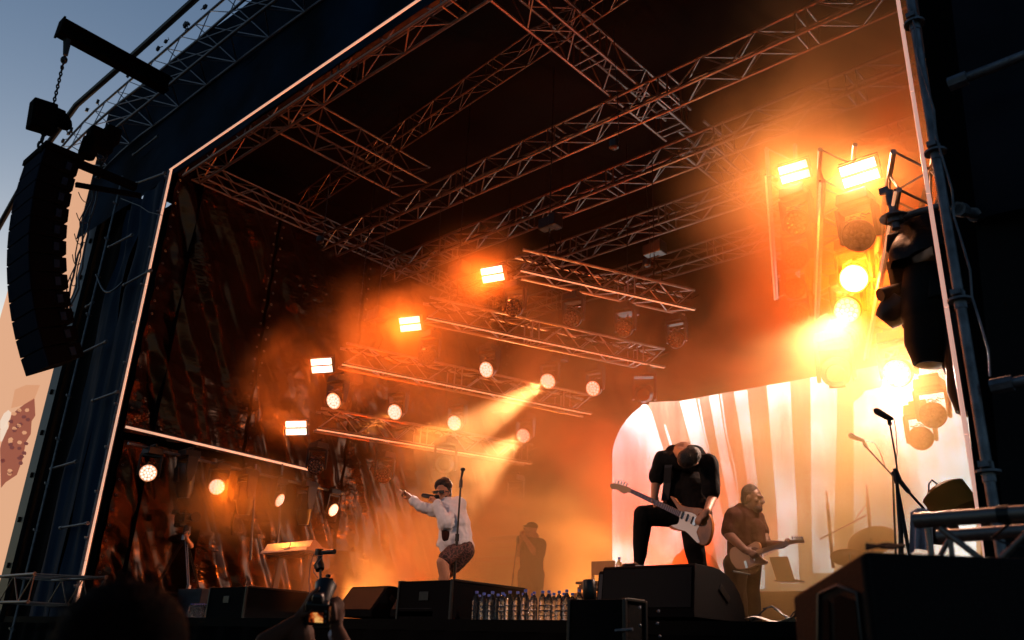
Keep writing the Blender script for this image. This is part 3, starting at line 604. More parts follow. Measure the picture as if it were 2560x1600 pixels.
t = thing('roof_gutter', 'dark roof edge rail with a thin railing running across the sky at the upper left', 'roof edge', band[3])
g = G(); g.tube(band, .085, 8); g.build('rail', 'black_metal', t, smooth=True)
g = G(); up = [p+V((0, 0, .16)) for p in band]; g.tube(up, .012, 5)
for a, b in zip(up, up[1:]):
    n = max(2, int((b-a).length/1.0))
    for i in range(n): q = a.lerp(b, i/n); g.tube([q, q-V((0, 0, .16))], .008, 4)
g.build('railing', 'steel', t)
g = G(); rr = random.Random(3)
for a, b in zip(band[2:], band[3:]):
    n = max(2, int((b-a).length/.32))
    for i in range(n):
        if rr.random() < .45: continue
        q = a.lerp(b, (i+rr.random())/n)+V((0, .2, -.12-rr.random()*.2)); g.box(q, (.05+.12*rr.random(), .06, .05+.12*rr.random()), Matrix.Rotation(rr.random()*3, 3, 'Y'))
        pp = [q]; 
        for k in range(4): pp.append(pp[-1]+V((rr.uniform(-.07, .09), rr.uniform(-.04, .04), rr.uniform(-.08, .05))))
        g.tube(pp, .012, 4)
g.build('fittings', 'black_metal', t)
mat('pa_black', (.0012, .0012, .0015), .9, bump=.15, bscale=150, spec=.02)
mat('pa_grille', (.006, .012, .025), .9, bump=.3, bscale=200, spec=.02)
# outdoor screen on the left wing
Yw = YF+.3
sc = thing('outdoor_screen', 'big outdoor screen behind the speaker column showing a person in a patterned shirt', 'screen', AY(100, 900, Yw))
g = G(); a = AY(279, 373, Yw); b = AY(5, 1423, Yw); xr = (a.x+b.x)/2; 
g.add([V((xr-6, Yw, 1.55)), V((xr, Yw, 1.55)), V((xr, Yw, 15.1)), V((xr-6, Yw, 15.1)), V((xr-6, Yw+.15, 1.55)), V((xr, Yw+.15, 1.55)), V((xr, Yw+.15, 15.1)), V((xr-6, Yw+.15, 15.1))], [(0, 1, 2, 3), (4, 7, 6, 5), (0, 4, 5, 1), (1, 5, 6, 2), (2, 6, 7, 3), (3, 7, 4, 0)])
mat('outdoor_picture', (.02, .02, .02), .6, emit=(1, .52, .29), es=.74); g.build('panel', 'outdoor_picture', sc)
# picture content: pale hand, skin and dark printed shorts, as flat emissive shapes of the picture
def pic(pts, m, name='picture_shape', dy=.006):
    ps = [AY(x, y, Yw-dy) for x, y in pts]; k = len(ps); g = G(); g.add(ps+[p+V((0, .004, 0)) for p in ps], [tuple(range(k)), tuple(range(2*k-1, k-1, -1))]); return g.build(name, m, sc)
mat('pic_skin', (.02, .02, .02), .6, emit=(1, .45, .22), es=.68); mat('pic_dark', (.02, .02, .02), .6, emit=(.62, .15, .07), es=.5); mat('pic_dark2', (.02, .02, .02), .6, emit=(.36, .07, .05), es=.45); mat('pic_pale', (.02, .02, .02), .6, emit=(1, .74, .56), es=.85)
def z9(x, y): return (x/2.16, 900+y/2.16)
pic([z9(*p) for p in ((80, 160), (140, 135), (215, 135), (185, 210), (130, 240), (100, 250), (60, 260))], 'pic_skin')
pic([z9(*p) for p in ((0, 480), (20, 400), (45, 370), (60, 300), (85, 275), (130, 240), (185, 205), (190, 300), (170, 330), (165, 400), (140, 440), (120, 540), (90, 620), (30, 660), (5, 690))], 'pic_dark')
rr = random.Random(5)
for k in range(34):
    x = 12+rr.random()*150; y = 270+rr.random()*350
    if y-270 > (175-x)*4+60 or x < 95-(y-200)*.28: continue
    pts = [z9(x+11*cos(a)*(1+.4*rr.random()), y+9*sin(a)*(1+.4*rr.random())) for a in [i*pi/3 for i in range(6)]]; pic(pts, 'pic_dark2' if rr.random() < .6 else 'pic_skin', dy=.012)
pic([z9(*p) for p in ((20, 290), (45, 270), (60, 285), (55, 310), (30, 360), (10, 375), (0, 370), (0, 330))], 'pic_pale', dy=.018)
pic([z9(*p) for p in ((0, 380), (40, 330), (45, 360), (10, 440), (0, 440))], 'pic_pale', dy=.018)
for i in range(12): g = G(); g.box((xr+.33+.04*(i % 3), Yw-.05, 13.5-i*1.05), (.09, .03, .12)); g.build('frame_latch', 'pa_black', sc)
g = G(); g.box((xr+.3, Yw+.02, 8.2), (.55, .1, 13.6)); g.build('frame', 'black_metal', sc)
# speaker column
P = AD(116, 368, 16.5)
bw, bh, bd = 1.12, .365, .66
tops = P.copy(); pos = V((P.x-bw/2, P.y, P.z)); BOX = []
for i in range(12):
    t_ = radians(-2+2.9*i); R = Matrix.Rotation(t_, 3, 'X')     # positive tilt turns the front downwards
    o = local_thing('line_array_speaker', 'speaker cabinet %s of the hanging column' % ('topmost', 'second from the top', 'third from the top', 'fourth from the top', 'fifth from the top', 'sixth from the top', 'sixth from the bottom', 'fifth from the bottom', 'fourth from the bottom', 'third from the bottom', 'second from the bottom', 'lowest')[i], 'speaker', 'curved column of hanging line array speakers')
    g = G(); r_ = .09
    vs = []
    for x in (-bw/2, bw/2):
        vs += [V((x, 0, 0)), V((x, bd, -r_*.55)), V((x, bd, -bh+r_*.55)), V((x, 0, -bh+.012))]
    g.add(vs, [(0, 1, 2, 3), (7, 6, 5, 4), (0, 4, 5, 1), (1, 5, 6, 2), (2, 6, 7, 3), (3, 7, 4, 0)])
    if i == 0:
        g.build('cabinet', 'pa_black', o, bevel=.01); q = G(); q.box((0, -.008, -bh/2), (bw-.03, .02, bh-.03)); q.build('grille', 'pa_grille', o)
        q = G(); q.box((-bw/2+.12, -.022, -bh/2), (.12, .008, .12)); q.build('badge', 'pa_grille', o)
        q = G(); q.box((bw/2+.008, bd*.72, -bh*.5), (.015, .1, .16)); q.build('side_plate', 'pa_grille', o)
        T0 = o
    else:
        BOX.append(o)
        for ch in kids(T0):
            c = ch.copy(); COL.objects.link(c); c.parent = o
    o.location = pos; o.rotation_euler = (t_, 0, 0)
    pos = pos + R @ V((0, 0, -bh))
bp = thing('rigging_bumper', 'black steel rigging frame on top of the speaker column with a long rear bar', 'rigging', (P.x-bw/2, P.y, P.z))
g = G(); g.box((P.x-bw/2, P.y+.33, P.z+.07), (bw+.06, .75, .12)); g.build('frame', 'pa_black', bp)
g = G(); g.box((P.x-.15, P.y+.9, P.z+.02), (.12, 1.9, .15)); g.box((P.x-.15, P.y+1.35, P.z-.28), (.08, 1.3, .09), Matrix.Rotation(.25, 3, 'X')); g.build('rear_bar', 'pa_black', bp)
def chain(g, a, b, link=.07, r=.010):
    a = V(a); b = V(b); d = (b-a); n = max(2, int(d.length/(link*.8))); dn, s, u = frame(d)
    for i in range(n):
        c = a+d*((i+.5)/n); w = s if i % 2 else u; pts = [c+dn*(link*.55*cos(k*pi/4))+w*(link*.26*sin(k*pi/4)) for k in range(9)]; g.tube(pts, r, 4, caps=False)
Xb = P.x-.55
tip = AX(150, 68, Xb); rt = AX(420, 215, Xb)
t = thing('cantilever_beam', 'black steel I beam sticking out of the roof edge into the sky', 'beam', tip)
g = G(); d = rt-tip; L = d.length; dn, s, u = frame(d); R = Matrix((s, dn, u)).transposed(); c = (tip+rt)/2
g.box(c+u*.17, (.26, L, .03), R); g.box(c-u*.17, (.26, L, .03), R); g.box(c, (.03, L, .34), R); g.box(tip+u*0, (.30, .04, .42), R); g.build('beam', 'pa_black', t)
hp = AX(165, 108, Xb); hk = AX(160, 150, Xb); mt_ = AX(132, 268, Xb)
t = thing('chain_hoist', 'black electric chain hoist hanging on a chain from the I beam against the sky', 'chain hoist', mt_)
g = G(); chain(g, hk, mt_, .09, .016); g.build('chain', 'black_metal', t)
g = G(); g.tube([hp+V((0, 0, .15)), hk+V((0, 0, .12))], [.09, .05], 6); g.ell(hk, (.07, .07, .09)); g.tube([hk+V((0, 0, -.02)), hk+V((.07, 0, -.12)), hk+V((0, 0, -.2)), hk+V((-.06, 0, -.12))], .02, 6); g.build('hook', 'black_metal', t)
g = G(); cc = AX(107, 292, Xb); g.box(cc, (.34, .50, .62), Matrix.Rotation(.15, 3, 'X'), taper=.9); g.box(AX(130, 285, Xb), (.28, .42, .26)); g.ell(AX(150, 297, Xb), (.16, .28, .17), Matrix.Rotation(-.5, 3, 'X')); g.build('motor', 'pa_black', t, bevel=.03)
g = G(); chain(g, AX(113, 322, Xb), AX(94, 388, Xb), .16, .026); g.build('lower_chain', 'black_metal', t)
Xc = P.x-.2
t = thing('chain_hoist', 'second chain hoist, hanging in front of the outdoor screen over the speaker column', 'chain hoist', AX(250, 350, Xc))
g = G(); g.box(AX(250, 352, Xc), (.3, .5, .45)); g.tube([AX(232, 352, Xc), AX(214, 392, Xc)], [.2, .17], 8); g.box(AX(278, 340, Xc), (.3, .3, .35)); g.build('motor', 'pa_black', t, bevel=.03)
g = G(); pts = [AX(258, 372+0, Xc)+V((0, .10*cos(k*pi/6), .13*sin(k*pi/6)-.15)) for k in range(13)]; g.tube(pts, .022, 6, caps=False); chain(g, AX(256, 398, Xc), AX(246, 446, Xc), .12, .02); g.build('chain', 'black_metal', t)
g = G(); rr = random.Random(11)
for k in range(4):
    p0 = AX(238, 470, Xc); p1 = AX(170, 790, Xc); pts = [p0.lerp(p1, i/12)+V((0, .10*noise.noise(V((i*.5, k, 0)))+.05*k-.1, -.12*sin(pi*i/12))) for i in range(13)]; g.tube(pts, .012+.008*(k % 2), 5)
for k in range(6):
    y = 480+k*52; a = AX(196-k*5, y, Xc); b = AX(232-k*10, y+22, Xc); g.tube([a.lerp(b, i/6)+V((0, 0, -.12*sin(pi*i/6))) for i in range(7)], .009, 5)
tag(g.build('speaker_cables', 'black_plastic', smooth=True), 'bundle of black cables running down behind the speaker column', 'cable')
# small floor truss at the lower left and dark stage wing below it
Y0 = 6.0
a = [AY(-40, 1443, Y0), AY(85, 1436, Y0)]; e = (AY(158, 1442, Y0+.25)-AY(85, 1436, Y0+.25)); ff = V((.45, .40, 0))
t = thing('ground_truss', 'aluminium truss end lying on the ground left of the stage', 'truss', a[1], 'ground trusses')
A0 = V((-19.6, Y0, EYE+1.04)); A1 = V((-17.15, Y0, EYE+1.04)); hh = .48
offs = [V((0, 0, 0)), V((.9, .9, 0)), V((0, 0, -hh)), V((.9, .9, -hh))]
for o_ in offs: g = G(); g.tube([A0+o_, A1+o_], .028, 10); g.lathe([(.036, -.02), (.036, .02), (.024, .02)], 12, A1+o_, Matrix.Rotation(pi/2, 3, 'Y')); g.build('chord', 'aluminium', t, smooth=True)
g = G(); nn = 5
for i in range(nn):
    p = A1.lerp(A0, i/nn); q = A1.lerp(A0, (i+1)/nn)
    for A, B in ((0, 2), (1, 3), (0, 1), (2, 3)): A, B = (A, B) if i % 2 == 0 else (B, A); g.tube([p+offs[A], q+offs[B]], .012, 6)
    if i == 0:
        for A, B in ((0, 2), (1, 3), (0, 1)): g.tube([p+offs[A], p+offs[B]], .013, 6)
g.build('bracing', 'aluminium', t, smooth=True)
g = G(); g.box((-19, 6.6, .45), (7, 3, .9)); tag(g.build('wing_deck', 'black_paint'), 'low black deck left of the stage carrying the truss end', 'platform')
g = G(); g.box((-18.9, 6.0, 1.2), (.5, .4, .24)); lf = thing('floor_lamp', 'small black lamp bar with blue lenses at the left picture edge', 'stage lamp', (-18.9, 6, 1.2)); g.build('housing', 'black_metal', lf, bevel=.02)
mat('blue_lens', (.05, .2, .4), .2, emit=(.1, .35, .8), es=.05); g = G()
for i in range(5):
    for j in range(2): g.box((-19.05+i*.08, 5.79, 1.15+j*.1), (.055, .02, .07))
g.build('lenses', 'blue_lens', lf)
# ------------------------------------------------------------------ right tower
Yr = 4.7
standard(AY(2350, 450, Yr).x, Yr, .2, 8, 'galvanised scaffold upright in the foreground of the right tower', .93, .027)
standard(AY(2246, 0, YF).x+.16, YF+.05, DECK, 12, 'dark upright just right of the right light tube', 1.1, .03, mt='black_metal')
pipe(AY(2372, 212, Yr), AY(2620, 115, Yr), 'thick tube slanting across the top right corner over the navy fabric', .028)
pipe(AY(2478, 968, Yr), AY(2640, 935, Yr), 'tube at the right edge, level with the hanging black lamps', .028)
pipe(AY(2395, 522, Yr), AY(2445, 540, Yr+.4), 'short stub of tube beside the right scaffold upright', .028)
pipe(AY(2232, 548, 7.35), AY(2420, 495, 7.35), 'tube holding the big black lamp in front of the orange smoke', .032)
t = thing('scaffold_stub', 'short upright scaffold stub with a rosette above the big black lamp', 'scaffold tube', AY(2232, 520, 7.35)); a = AY(2224, 478, 7.35); b = AY(2241, 572, 7.35)
g = G(); g.tube([a, b], .036, 12); g.tube([a.lerp(b, .12), a.lerp(b, .35)], .044, 12); g.box(a+V((-.05, 0, .02)), (.08, .04, .06)); g.build('tube', 'steel', t, smooth=True); g = G(); rosette(g, a.lerp(b, .72), .13); g.build('rosette', 'steel', t)
def cloth(name, pts, Y, m, lab, nx=24, ny=40, amp=.05, seed=0, grp=None):
    """pts: four picture corners tl,tr,br,bl at distance Y"""
    q = [AY(x, y, Y) for x, y in pts]; g = G()
    def fn(u, v):
        p = q[0].lerp(q[1], u).lerp(q[3].lerp(q[2], u), v); return p+V((0, amp*noise.noise(V((p.x*2.5, p.z*.6, seed))), 0))
    g.grid(fn, nx, ny); return tag(g.build(name, m, smooth=True, fix=False), lab, 'fabric', grp)
cloth('tower_fabric', ((2372, -40), (2700, -40), (2700, 500), (2442, 545)), 5.0, 'grey_fabric', 'navy fabric panel at the upper right edge', seed=3, grp='fabric panels of the right tower')
mat('brown_fabric', (.009, .0085, .009), .9, bump=.3, bscale=3, var=.15, vscale=2, spec=.05)
cloth('tower_fabric', ((2436, 535), (2700, 445), (2700, 1500), (2525, 1500)), 5.08, 'brown_fabric', 'dark brownish fabric panel at the right edge under the navy one', seed=6, grp='fabric panels of the right tower')
cloth('tower_fabric', ((2290, -60), (2560, -60), (2680, 1500), (2475, 1500)), 6.2, 'cloth_black', 'black drape between the scaffold upright and the navy fabric on the right', seed=9, grp='fabric panels of the right tower', amp=.08)
g = G(); pts = [AY(2270+(2480-2270)*i/14+6*sin(i*2.1), 10+930*i/14, Yr-.05) for i in range(15)]; g.tube(pts, .006, 5); tag(g.build('thin_wire', 'steel'), 'thin wire wound down the right scaffold upright', 'wire')
mat('lamp_matte', (.003, .003, .003), .6, spec=.12)
# big black hanging lamps at the right tower
def big_lamp(c, lab, s, aim, cover=True):
    t = copy_tree(T_spot); t.location = V(c); t.scale = (s,)*3; tag(t, lab, 'stage lamp', 'big black lamps on the right tower'); aim_head(t, aim, True)
    for ch in kids(t):
        ch.data = ch.data.copy(); ch.data.materials[0] = MATS['lamp_matte']
        if ch.name.startswith('yoke'): ch.rotation_euler = (0, 0, radians(-30))
    return t
big_lamp(AY(2300, 575, 7.75), 'big black lamp under a rain cover, hanging in front of the glowing smoke', 1.32, AY(2335, 1140, 7.75))
big_lamp(AY(2405, 690, 7.7), 'black lamp partly hidden behind the right light tube', 1.25, AY(2440, 1200, 7.7))
g = G(); c = AY(2312, 600, 7.75)
def _cov(u, v):
    a = 2*pi*u; r = (.24+.16*v+.07*noise.noise(V((cos(a)*2, sin(a)*2, v*3)))) * (1+.18*cos(a+.5)); z = .22-.5*v**1.3 + .05*noise.noise(V((cos(a)*3, sin(a)*3, 9)))*v
    return c+V((r*cos(a)*(.9 if v > .05 else .25), r*sin(a)*(.9 if v > .05 else .25), z))
g.grid(_cov, 40, 10); tag(g.build('rain_cover', mat('cover_black', (.004, .003, .003), .45, bump=.4, bscale=6, spec=.15), smooth=True), 'glossy black rain cover draped over the big hanging lamp', 'cover')
t = thing('small_spotlight', 'orange lit small lamp with a short barrel beside the big black lamp', 'stage lamp', AY(2235, 738, 7.7))
g = G(); g.tube([AY(2200, 737, 7.6), AY(2262, 720, 7.8)], .062, 12); g.build('barrel', 'black_metal', t, smooth=True)
g = G(); g.lathe([(.02, .12), (.13, .1), (.15, 0), (.13, -.1), (.1, -.16)], 16, AY(2240, 772, 7.75), Matrix.Rotation(radians(50), 3, 'Y')); g.build('body', 'black_plastic', t, smooth=True)
# ------------------------------------------------------------------ cases and monitors on the front of the stage
def case(name, fl, fr, br, Y, lab, m='black_paint', depth=None, z0=None, cat='case', edges=True):
    FL = AY(*fl, Y); FR = AY(*fr, Y); z = (FL.z+FR.z)/2; D_ = depth or max(.25, AZ(*br, z).y-Y); zb = DECK if z0 is None else z0
    t = thing(name, lab, cat, ((FL.x+FR.x)/2, Y+D_/2, zb)); w = FR.x-FL.x; h = z-zb; c = V(((FL.x+FR.x)/2, Y+D_/2, zb+h/2))
    g = G(); g.box(c, (w, D_, h)); g.build('body', m, t, bevel=.008)
    if edges:
        for sx in (-1, 1):
            for sy in (-1, 1):
                g = G(); g.box(c+V((sx*w/2, sy*D_/2, 0)), (.03, .03, h+.01)); g.build('corner_edge', 'case_edge', t, bevel=.004)
        for sx in (-1, 1):
            g = G(); g.box(c+V((sx*w/2, 0, h/2)), (.026, D_-.04, .026)); g.build('top_edge', 'case_edge', t, bevel=.004)
        g = G(); g.box(c+V((0, -D_/2-.006, h*.1)), (.16, .012, .1)); g.build('latch', 'case_edge', t, bevel=.003)
    return t
mat('case_edge', (.012, .011, .011), .4, .5, var=.3, vscale=20)
mat('case_blue', (.004, .006, .013), .7, bump=.2, bscale=60)
case('flight_case', (527, 1471), (618, 1464), (690, 1483), 7.15, 'black flight case right of the pack of bottles')
case('flight_case', (1000, 1454), (1131, 1449), (1222, 1475), 7.12, 'black flight case directly in front of the singer')
case('flight_case', (338, 1480), (372, 1476), (446, 1494), 7.25, 'low dark case at the left end of the stage front, with thin reddish edges')
case('flight_case', (446, 1473), (505, 1470), (548, 1480), 7.75, 'dark bluish case behind the pack of bottles', 'case_blue', edges=False)
case('front_case', (1424, 1500), (1562, 1497), (1655, 1504), 5.9, 'black trunk with round latches standing in front of the stage edge', z0=.3)
g = G(); c0 = AY(1562, 1520, 5.88); rr = random.Random(2)
tk = thing('trunk_fittings', 'rows of small round rivets and a handle on the trunk in front of the stage', 'fittings', c0)
for p in ((1585, 1518), (1632, 1527), (1629, 1558), (1586, 1563), (1635, 1590)): g = G(); g.ell(AY(*p, 5.9)+V((.02, .05, 0)), (.012, .012, .012)); g.build('rivet', 'steel', tk)
g = G(); g.tube([AY(1538, 1576, 5.86), AY(1582, 1573, 5.86)], .012, 6); g.build('handle', 'steel', tk, smooth=True)
def wedge(name, fl, fr, Y, h, lean, top, back, lab, m='grille_dark', curve=True, w=None):
    """monitor: profile in YZ swept along X between the two picture columns; fl, fr are the picture points of the top front edge"""
    z = DECK+h; A = AZ(*fl, z); B = AZ(*fr, z); x0, x1 = A.x, B.x; y = Y
    prof = [(y, DECK+.03), (y, DECK+.10), (y+lean, z-.02), (y+lean+.02, z), (y+lean+top, z)]
    if curve:
        for k in range(1, 7): a = k/6*pi/2; prof.append((y+lean+top+(back-lean-top)*sin(a*.95), DECK+.03+(h-.03)*(cos(a*.92)-.0)))
    else: prof.append((y+back, DECK+.2))
    prof.append((y+back, DECK+.03))
    t = thing(name, lab, 'monitor speaker', ((x0+x1)/2, y+back/2, DECK), 'black stage monitors along the stage front')
    g = G(); g.prism([(b, c) for b, c in prof], (x0, 0, 0), V((0, 1, 0)), V((0, 0, 1)), V((1, 0, 0)), x1-x0); g.build('cabinet', 'black_paint', t, bevel=.006)
    g = G(); n = V((0, -(h-.12), lean)).normalized(); p0 = V(((x0+x1)/2, y+lean*.5, DECK+.1+(h-.12)/2))+n*.008; ln = sqrt((h-.12)**2+lean**2)
    R = Matrix((V((1, 0, 0)), n, V((1, 0, 0)).cross(n)*-1)).transposed(); R = Matrix((V((1, 0, 0)), V((1, 0, 0)).cross(n), n)).transposed()
    g.box(p0, (x1-x0-.05, ln-.03, .012), R); g.build('grille', m, t)
    g = G(); g.box((x1+.003, y+back*.58, DECK+h*.55), (.012, .2, .07), Matrix.Rotation(-.6, 3, 'X')); g.build('handle', 'black_plastic', t, bevel=.004)
    return t
mat('grille_dark', (.003, .0025, .003), .7, bump=.3, bscale=220, spec=.15)
wedge('stage_monitor', (687, 1446), (768, 1441), 7.12, .42, .22, .12, .62, 'black stage monitor left of the raised hands with the camera')
wedge('stage_monitor', (845, 1438), (948, 1433), 7.12, .44, .18, .14, .72, 'black stage monitor between the raised camera and the case of the singer')
wedge('stage_monitor', (1535, 1434), (1588, 1432), 7.05, .47, .05, .2, .55, 'bluish fronted stage monitor under the foot of the bowed guitarist', 'case_blue', curve=False)
wedge('stage_monitor', (1592, 1432), (1822, 1425), 7.0, .5, .04, .32, .95, 'largest black stage monitor, wide and round backed, under the bowed guitarist')
g = G(); g.tube([AY(1818, 1428, 7.02)+V((0, .1, .01)), AY(1818, 1428, 7.02)+V((0, .42, .01))], .008, 5); tag(g.build('cable_loop', 'black_plastic'), 'thin cable lying on the widest stage monitor', 'cable')
# small speaker / cup on the trunk
t = thing('small_speaker', 'small black round speaker standing on the trunk in front of the stage', 'speaker', AY(1473, 1500, 6.05)); p = AY(1475, 1500, 6.05)
g = G(); g.lathe([(.05, 0), (.058, .01), (.056, .155), (.05, .165), (.03, .166)], 20, p, Matrix.Rotation(-.08, 3, 'Y')); g.build('body', 'black_plastic', t, smooth=True)
# cables and paper on the deck edge
g = G()
for k in range(5):
    p0 = AY(1880+k*8, 1540, 7.1+k*.05); pts = [V((p0.x+.18*i/3+.05*k, 7.1+.1*k+.05*sin(i), DECK+.012+.12*abs(sin(i*.55+k)))) for i in range(9)]; g.tube(pts, .007, 5)
tag(g.build('cable_bundle', 'black_plastic', smooth=True), 'loops of black cable on the stage edge right of the widest monitor', 'cable')
g = G(); p = AY(1890, 1550, 7.1); g.grid(lambda u, v: V((p.x-.1+.42*u, 7.05+.2*v, DECK+.02+.02*sin(u*7)+.01*sin(v*5))), 12, 6); tag(g.build('paper_sheet', mat('paper', (.7, .66, .6), .8), smooth=True), 'creased sheet of paper lying on the stage edge', 'paper')
# ------------------------------------------------------------------ water bottles
m = mat('water_plastic', (.9, .92, .95), .06, trans=1.0, ior=1.22, bump=.3, bscale=30); mat('cap_blue', (.03, .07, .35), .4); mat('label_clear', (.55, .6, .7), .25, alpha=.45)
def bottle_tpl():
    r = local_thing('water_bottle', 'clear plastic water bottle with a blue cap', 'bottle', 'clear water bottles standing along the stage front')
    pr = [(.001, .004), (.034, 0), (.042, .01), (.043, .05), (.040, .06), (.043, .07), (.043, .1), (.040, .107), (.043, .114), (.043, .15), (.039, .16), (.043, .17), (.043, .2), (.036, .235), (.018, .268), (.0145, .275), (.0145, .29)]
    g = G(); g.lathe(pr, 16); g.build('body', 'water_plastic', r, smooth=True)
    g = G(); g.lathe([(.018, .283), (.0185, .305), (.016, .309)], 14); g.build('cap', 'cap_blue', r, smooth=True)
    return r
BT = bottle_tpl(); first = True
front = (1188, 1211, 1231, 1252, 1272, 1290, 1313, 1337, 1353, 1374, 1400, 1419, 1446); back = (1197, 1223, 1244, 1260, 1307, 1327, 1371, 1387, 1412, 1432)
for row, xs in enumerate((front, back)):
    for x in xs:
        o = BT if first else copy_tree(BT); first = False
        p = AZ(x, 1540-18*row, DECK+.002); Yb = 7.16 if row == 0 else 7.36; p = AY(x, 1530, Yb); o.location = (p.x, Yb+.02*sin(x), DECK+.001); o.rotation_euler = (0, 0, x); s = .98+.03*sin(x*1.7) if row == 0 else .95; o.scale = (s, s, s*(1.0+.02*cos(x*3.1))); k_ = xs.index(x)
        tag(o, '%s water bottle from the left in the %s row of bottles on the stage edge' % (('first', 'second', 'third', 'fourth', 'fifth', 'sixth', 'seventh', 'eighth', 'ninth', 'tenth', 'eleventh', 'twelfth', 'thirteenth')[k_], ('front', 'rear')[row]), 'bottle')
pk = thing('bottle_pack', 'shrink wrapped pack of small water bottles on the left part of the stage edge', 'bottle pack', AY(495, 1542, 7.2))
for i in range(6):
    for j in range(2):
        g = G(); p = AY(468, 1540, 7.2); c = (p.x+.08+i*.078, 7.2+j*.08, DECK+.006); g.lathe([(.03, 0), (.036, .02), (.036, .06), (.033, .07), (.036, .08), (.036, .15), (.016, .19), (.0135, .2)], 12, c); g.build('bottle', 'water_plastic', pk, smooth=True)
        g = G(); g.lathe([(.017, .198), (.017, .215)], 10, c); g.build('cap', 'cap_blue', pk, smooth=True)
g = G(); p = AY(468, 1540, 7.2)
g.grid(lambda u, v: V((p.x+.03+.5*u, 7.15+.01*noise.noise(V((u*9, v*6, 1))), DECK+.02+.17*v)), 30, 12); g.build('wrap', mat('film', (.9, .9, 1), .1, trans=.9, ior=1.1, alpha=.35, bump=.8, bscale=25), pk, smooth=True)
# ------------------------------------------------------------------ furniture and instruments
mat('wood_dark', (.08, .035, .015), .5, bump=.1, bscale=10, stretch=(1, 8, 1)); mat('keys_silver', (.55, .55, .6), .35, .3, var=.05); mat('wood_side', (.35, .14, .05), .45)
Yt = 8.7
t = thing('wooden_table', 'small wooden table with thin legs behind the bottles', 'table', AY(1500, 1480, Yt)); a = AY(1441, 1455, Yt); z = a.z; x1 = AZ(1497, 1451, z).x+.22
g = G(); g.box(((a.x+x1)/2, Yt+.28, z-.012), (x1-a.x, .6, .03)); g.box(((a.x+x1)/2, Yt+.28, z-.06), (x1-a.x-.06, .54, .05)); g.build('tabletop', 'wood_dark', t, bevel=.003)
for x in (a.x+.03, x1-.03):
    for y in (Yt+.02, Yt+.54): g = G(); g.box((x, y, (z+DECK)/2-.03), (.035, .035, z-DECK-.06)); g.build('leg', 'wood_dark', t)
Yc = 9.7; t = thing('wooden_chair', 'wooden chair with a rectangular back behind the small table', 'chair', AY(1510, 1500, Yc)); a = AY(1480, 1404, Yc); b = AY(1537, 1404, Yc); 
g = G(); g.box(((a.x+b.x)/2, Yc, a.z-.09), (b.x-a.x, .025, .18)); g.build('backrest', 'wood_side', t, bevel=.005)
for x in (a.x+.015, b.x-.015): g = G(); g.box((x, Yc, (a.z+DECK)/2), (.03, .03, a.z-DECK)); g.build('leg', 'wood_side', t)
for x in (a.x+.015, b.x-.015): g = G(); g.box((x, Yc-.4, DECK+.22), (.03, .03, .44)); g.build('leg', 'wood_side', t)
g = G(); g.box(((a.x+b.x)/2, Yc-.2, DECK+.45), (b.x-a.x, .42, .03)); g.build('seat', 'wood_side', t, bevel=.004)
o = copy_tree(BT); q = AZ(1486, 1449, z); o.location = (q.x, Yt+.3, z+.003); tag(o, 'single water bottle standing on the small wooden table', 'bottle', None)
if 'group' in o: del o['group']
# white workstation keyboard on stand
Yk = 9.3; t = thing('keyboard', 'white workstation keyboard with its angled display panel seen from behind', 'keyboard', AY(700, 1380, Yk)); k0 = AY(650, 1384, Yk); k1 = AY(722, 1376, Yk); x0, x1 = k0.x, k1.x+.55; z = k0.z+.0
prof = [(0, 0), (.02, .05), (.07, .07), (.13, .19), (.16, .20), (.35, .08), (.5, .06), (.52, 0)]
g = G(); g.prism(prof, (x0, Yk, z), V((0, 1, 0)), V((0, 0, 1)), V((1, 0, 0)), x1-x0); g.build('body', 'keys_silver', t, bevel=.006)
g = G(); g.prism([(a_-.004, b_+.004) for a_, b_ in prof], (x1, Yk, z), V((0, 1, 0)), V((0, 0, 1)), V((1, 0, 0)), .03); g.build('side_cheek', 'wood_side', t, bevel=.003)
g = G(); g.box((x0+(x1-x0)*.55, Yk+.03, z+.11), (.2, .012, .1), Matrix.Rotation(-.5, 3, 'X')); g.build('logo_plate', 'keys_silver', t, bevel=.004)
g = G(); g.box(((x0+x1)/2, Yk+.3, z+.085), (x1-x0-.1, .14, .015)); g.build('keys', 'paper', t)
s = thing('keyboard_stand', 'black column stand carrying the white keyboard', 'keyboard stand', (x0+.5, Yk+.3, DECK)); xs = (x0+.25, x1-.3)
for x in xs:
    g = G(); g.prism([(-.06, 0), (.06, 0), (.16, z-DECK-.03), (.04, z-DECK-.03)], (x, Yk+.18, DECK), V((0, 1, 0)), V((0, 0, 1)), V((1, 0, 0)), .09); g.build('leg', 'black_metal', s, bevel=.01)
    g = G(); g.box((x+.045, Yk+.28, DECK+.03), (.09, .6, .05)); g.build('foot', 'black_metal', s, bevel=.01)
    g = G(); g.box((x+.14, Yk+.3, DECK+.3), (.012, .09, .5), Matrix.Rotation(-.12, 3, 'X')); g.build('chrome_strip', 'aluminium', s)
g = G(); g.box((sum(xs)/2+.05, Yk+.25, z-.045), (xs[1]-xs[0]+.3, .4, .03)); g.build('support_plate', 'black_metal', s)
g = G(); g.box((sum(xs)/2+.04, Yk+.2, DECK+.5), (xs[1]-xs[0], .04, .04)); g.build('crossbar', 'black_metal', s)
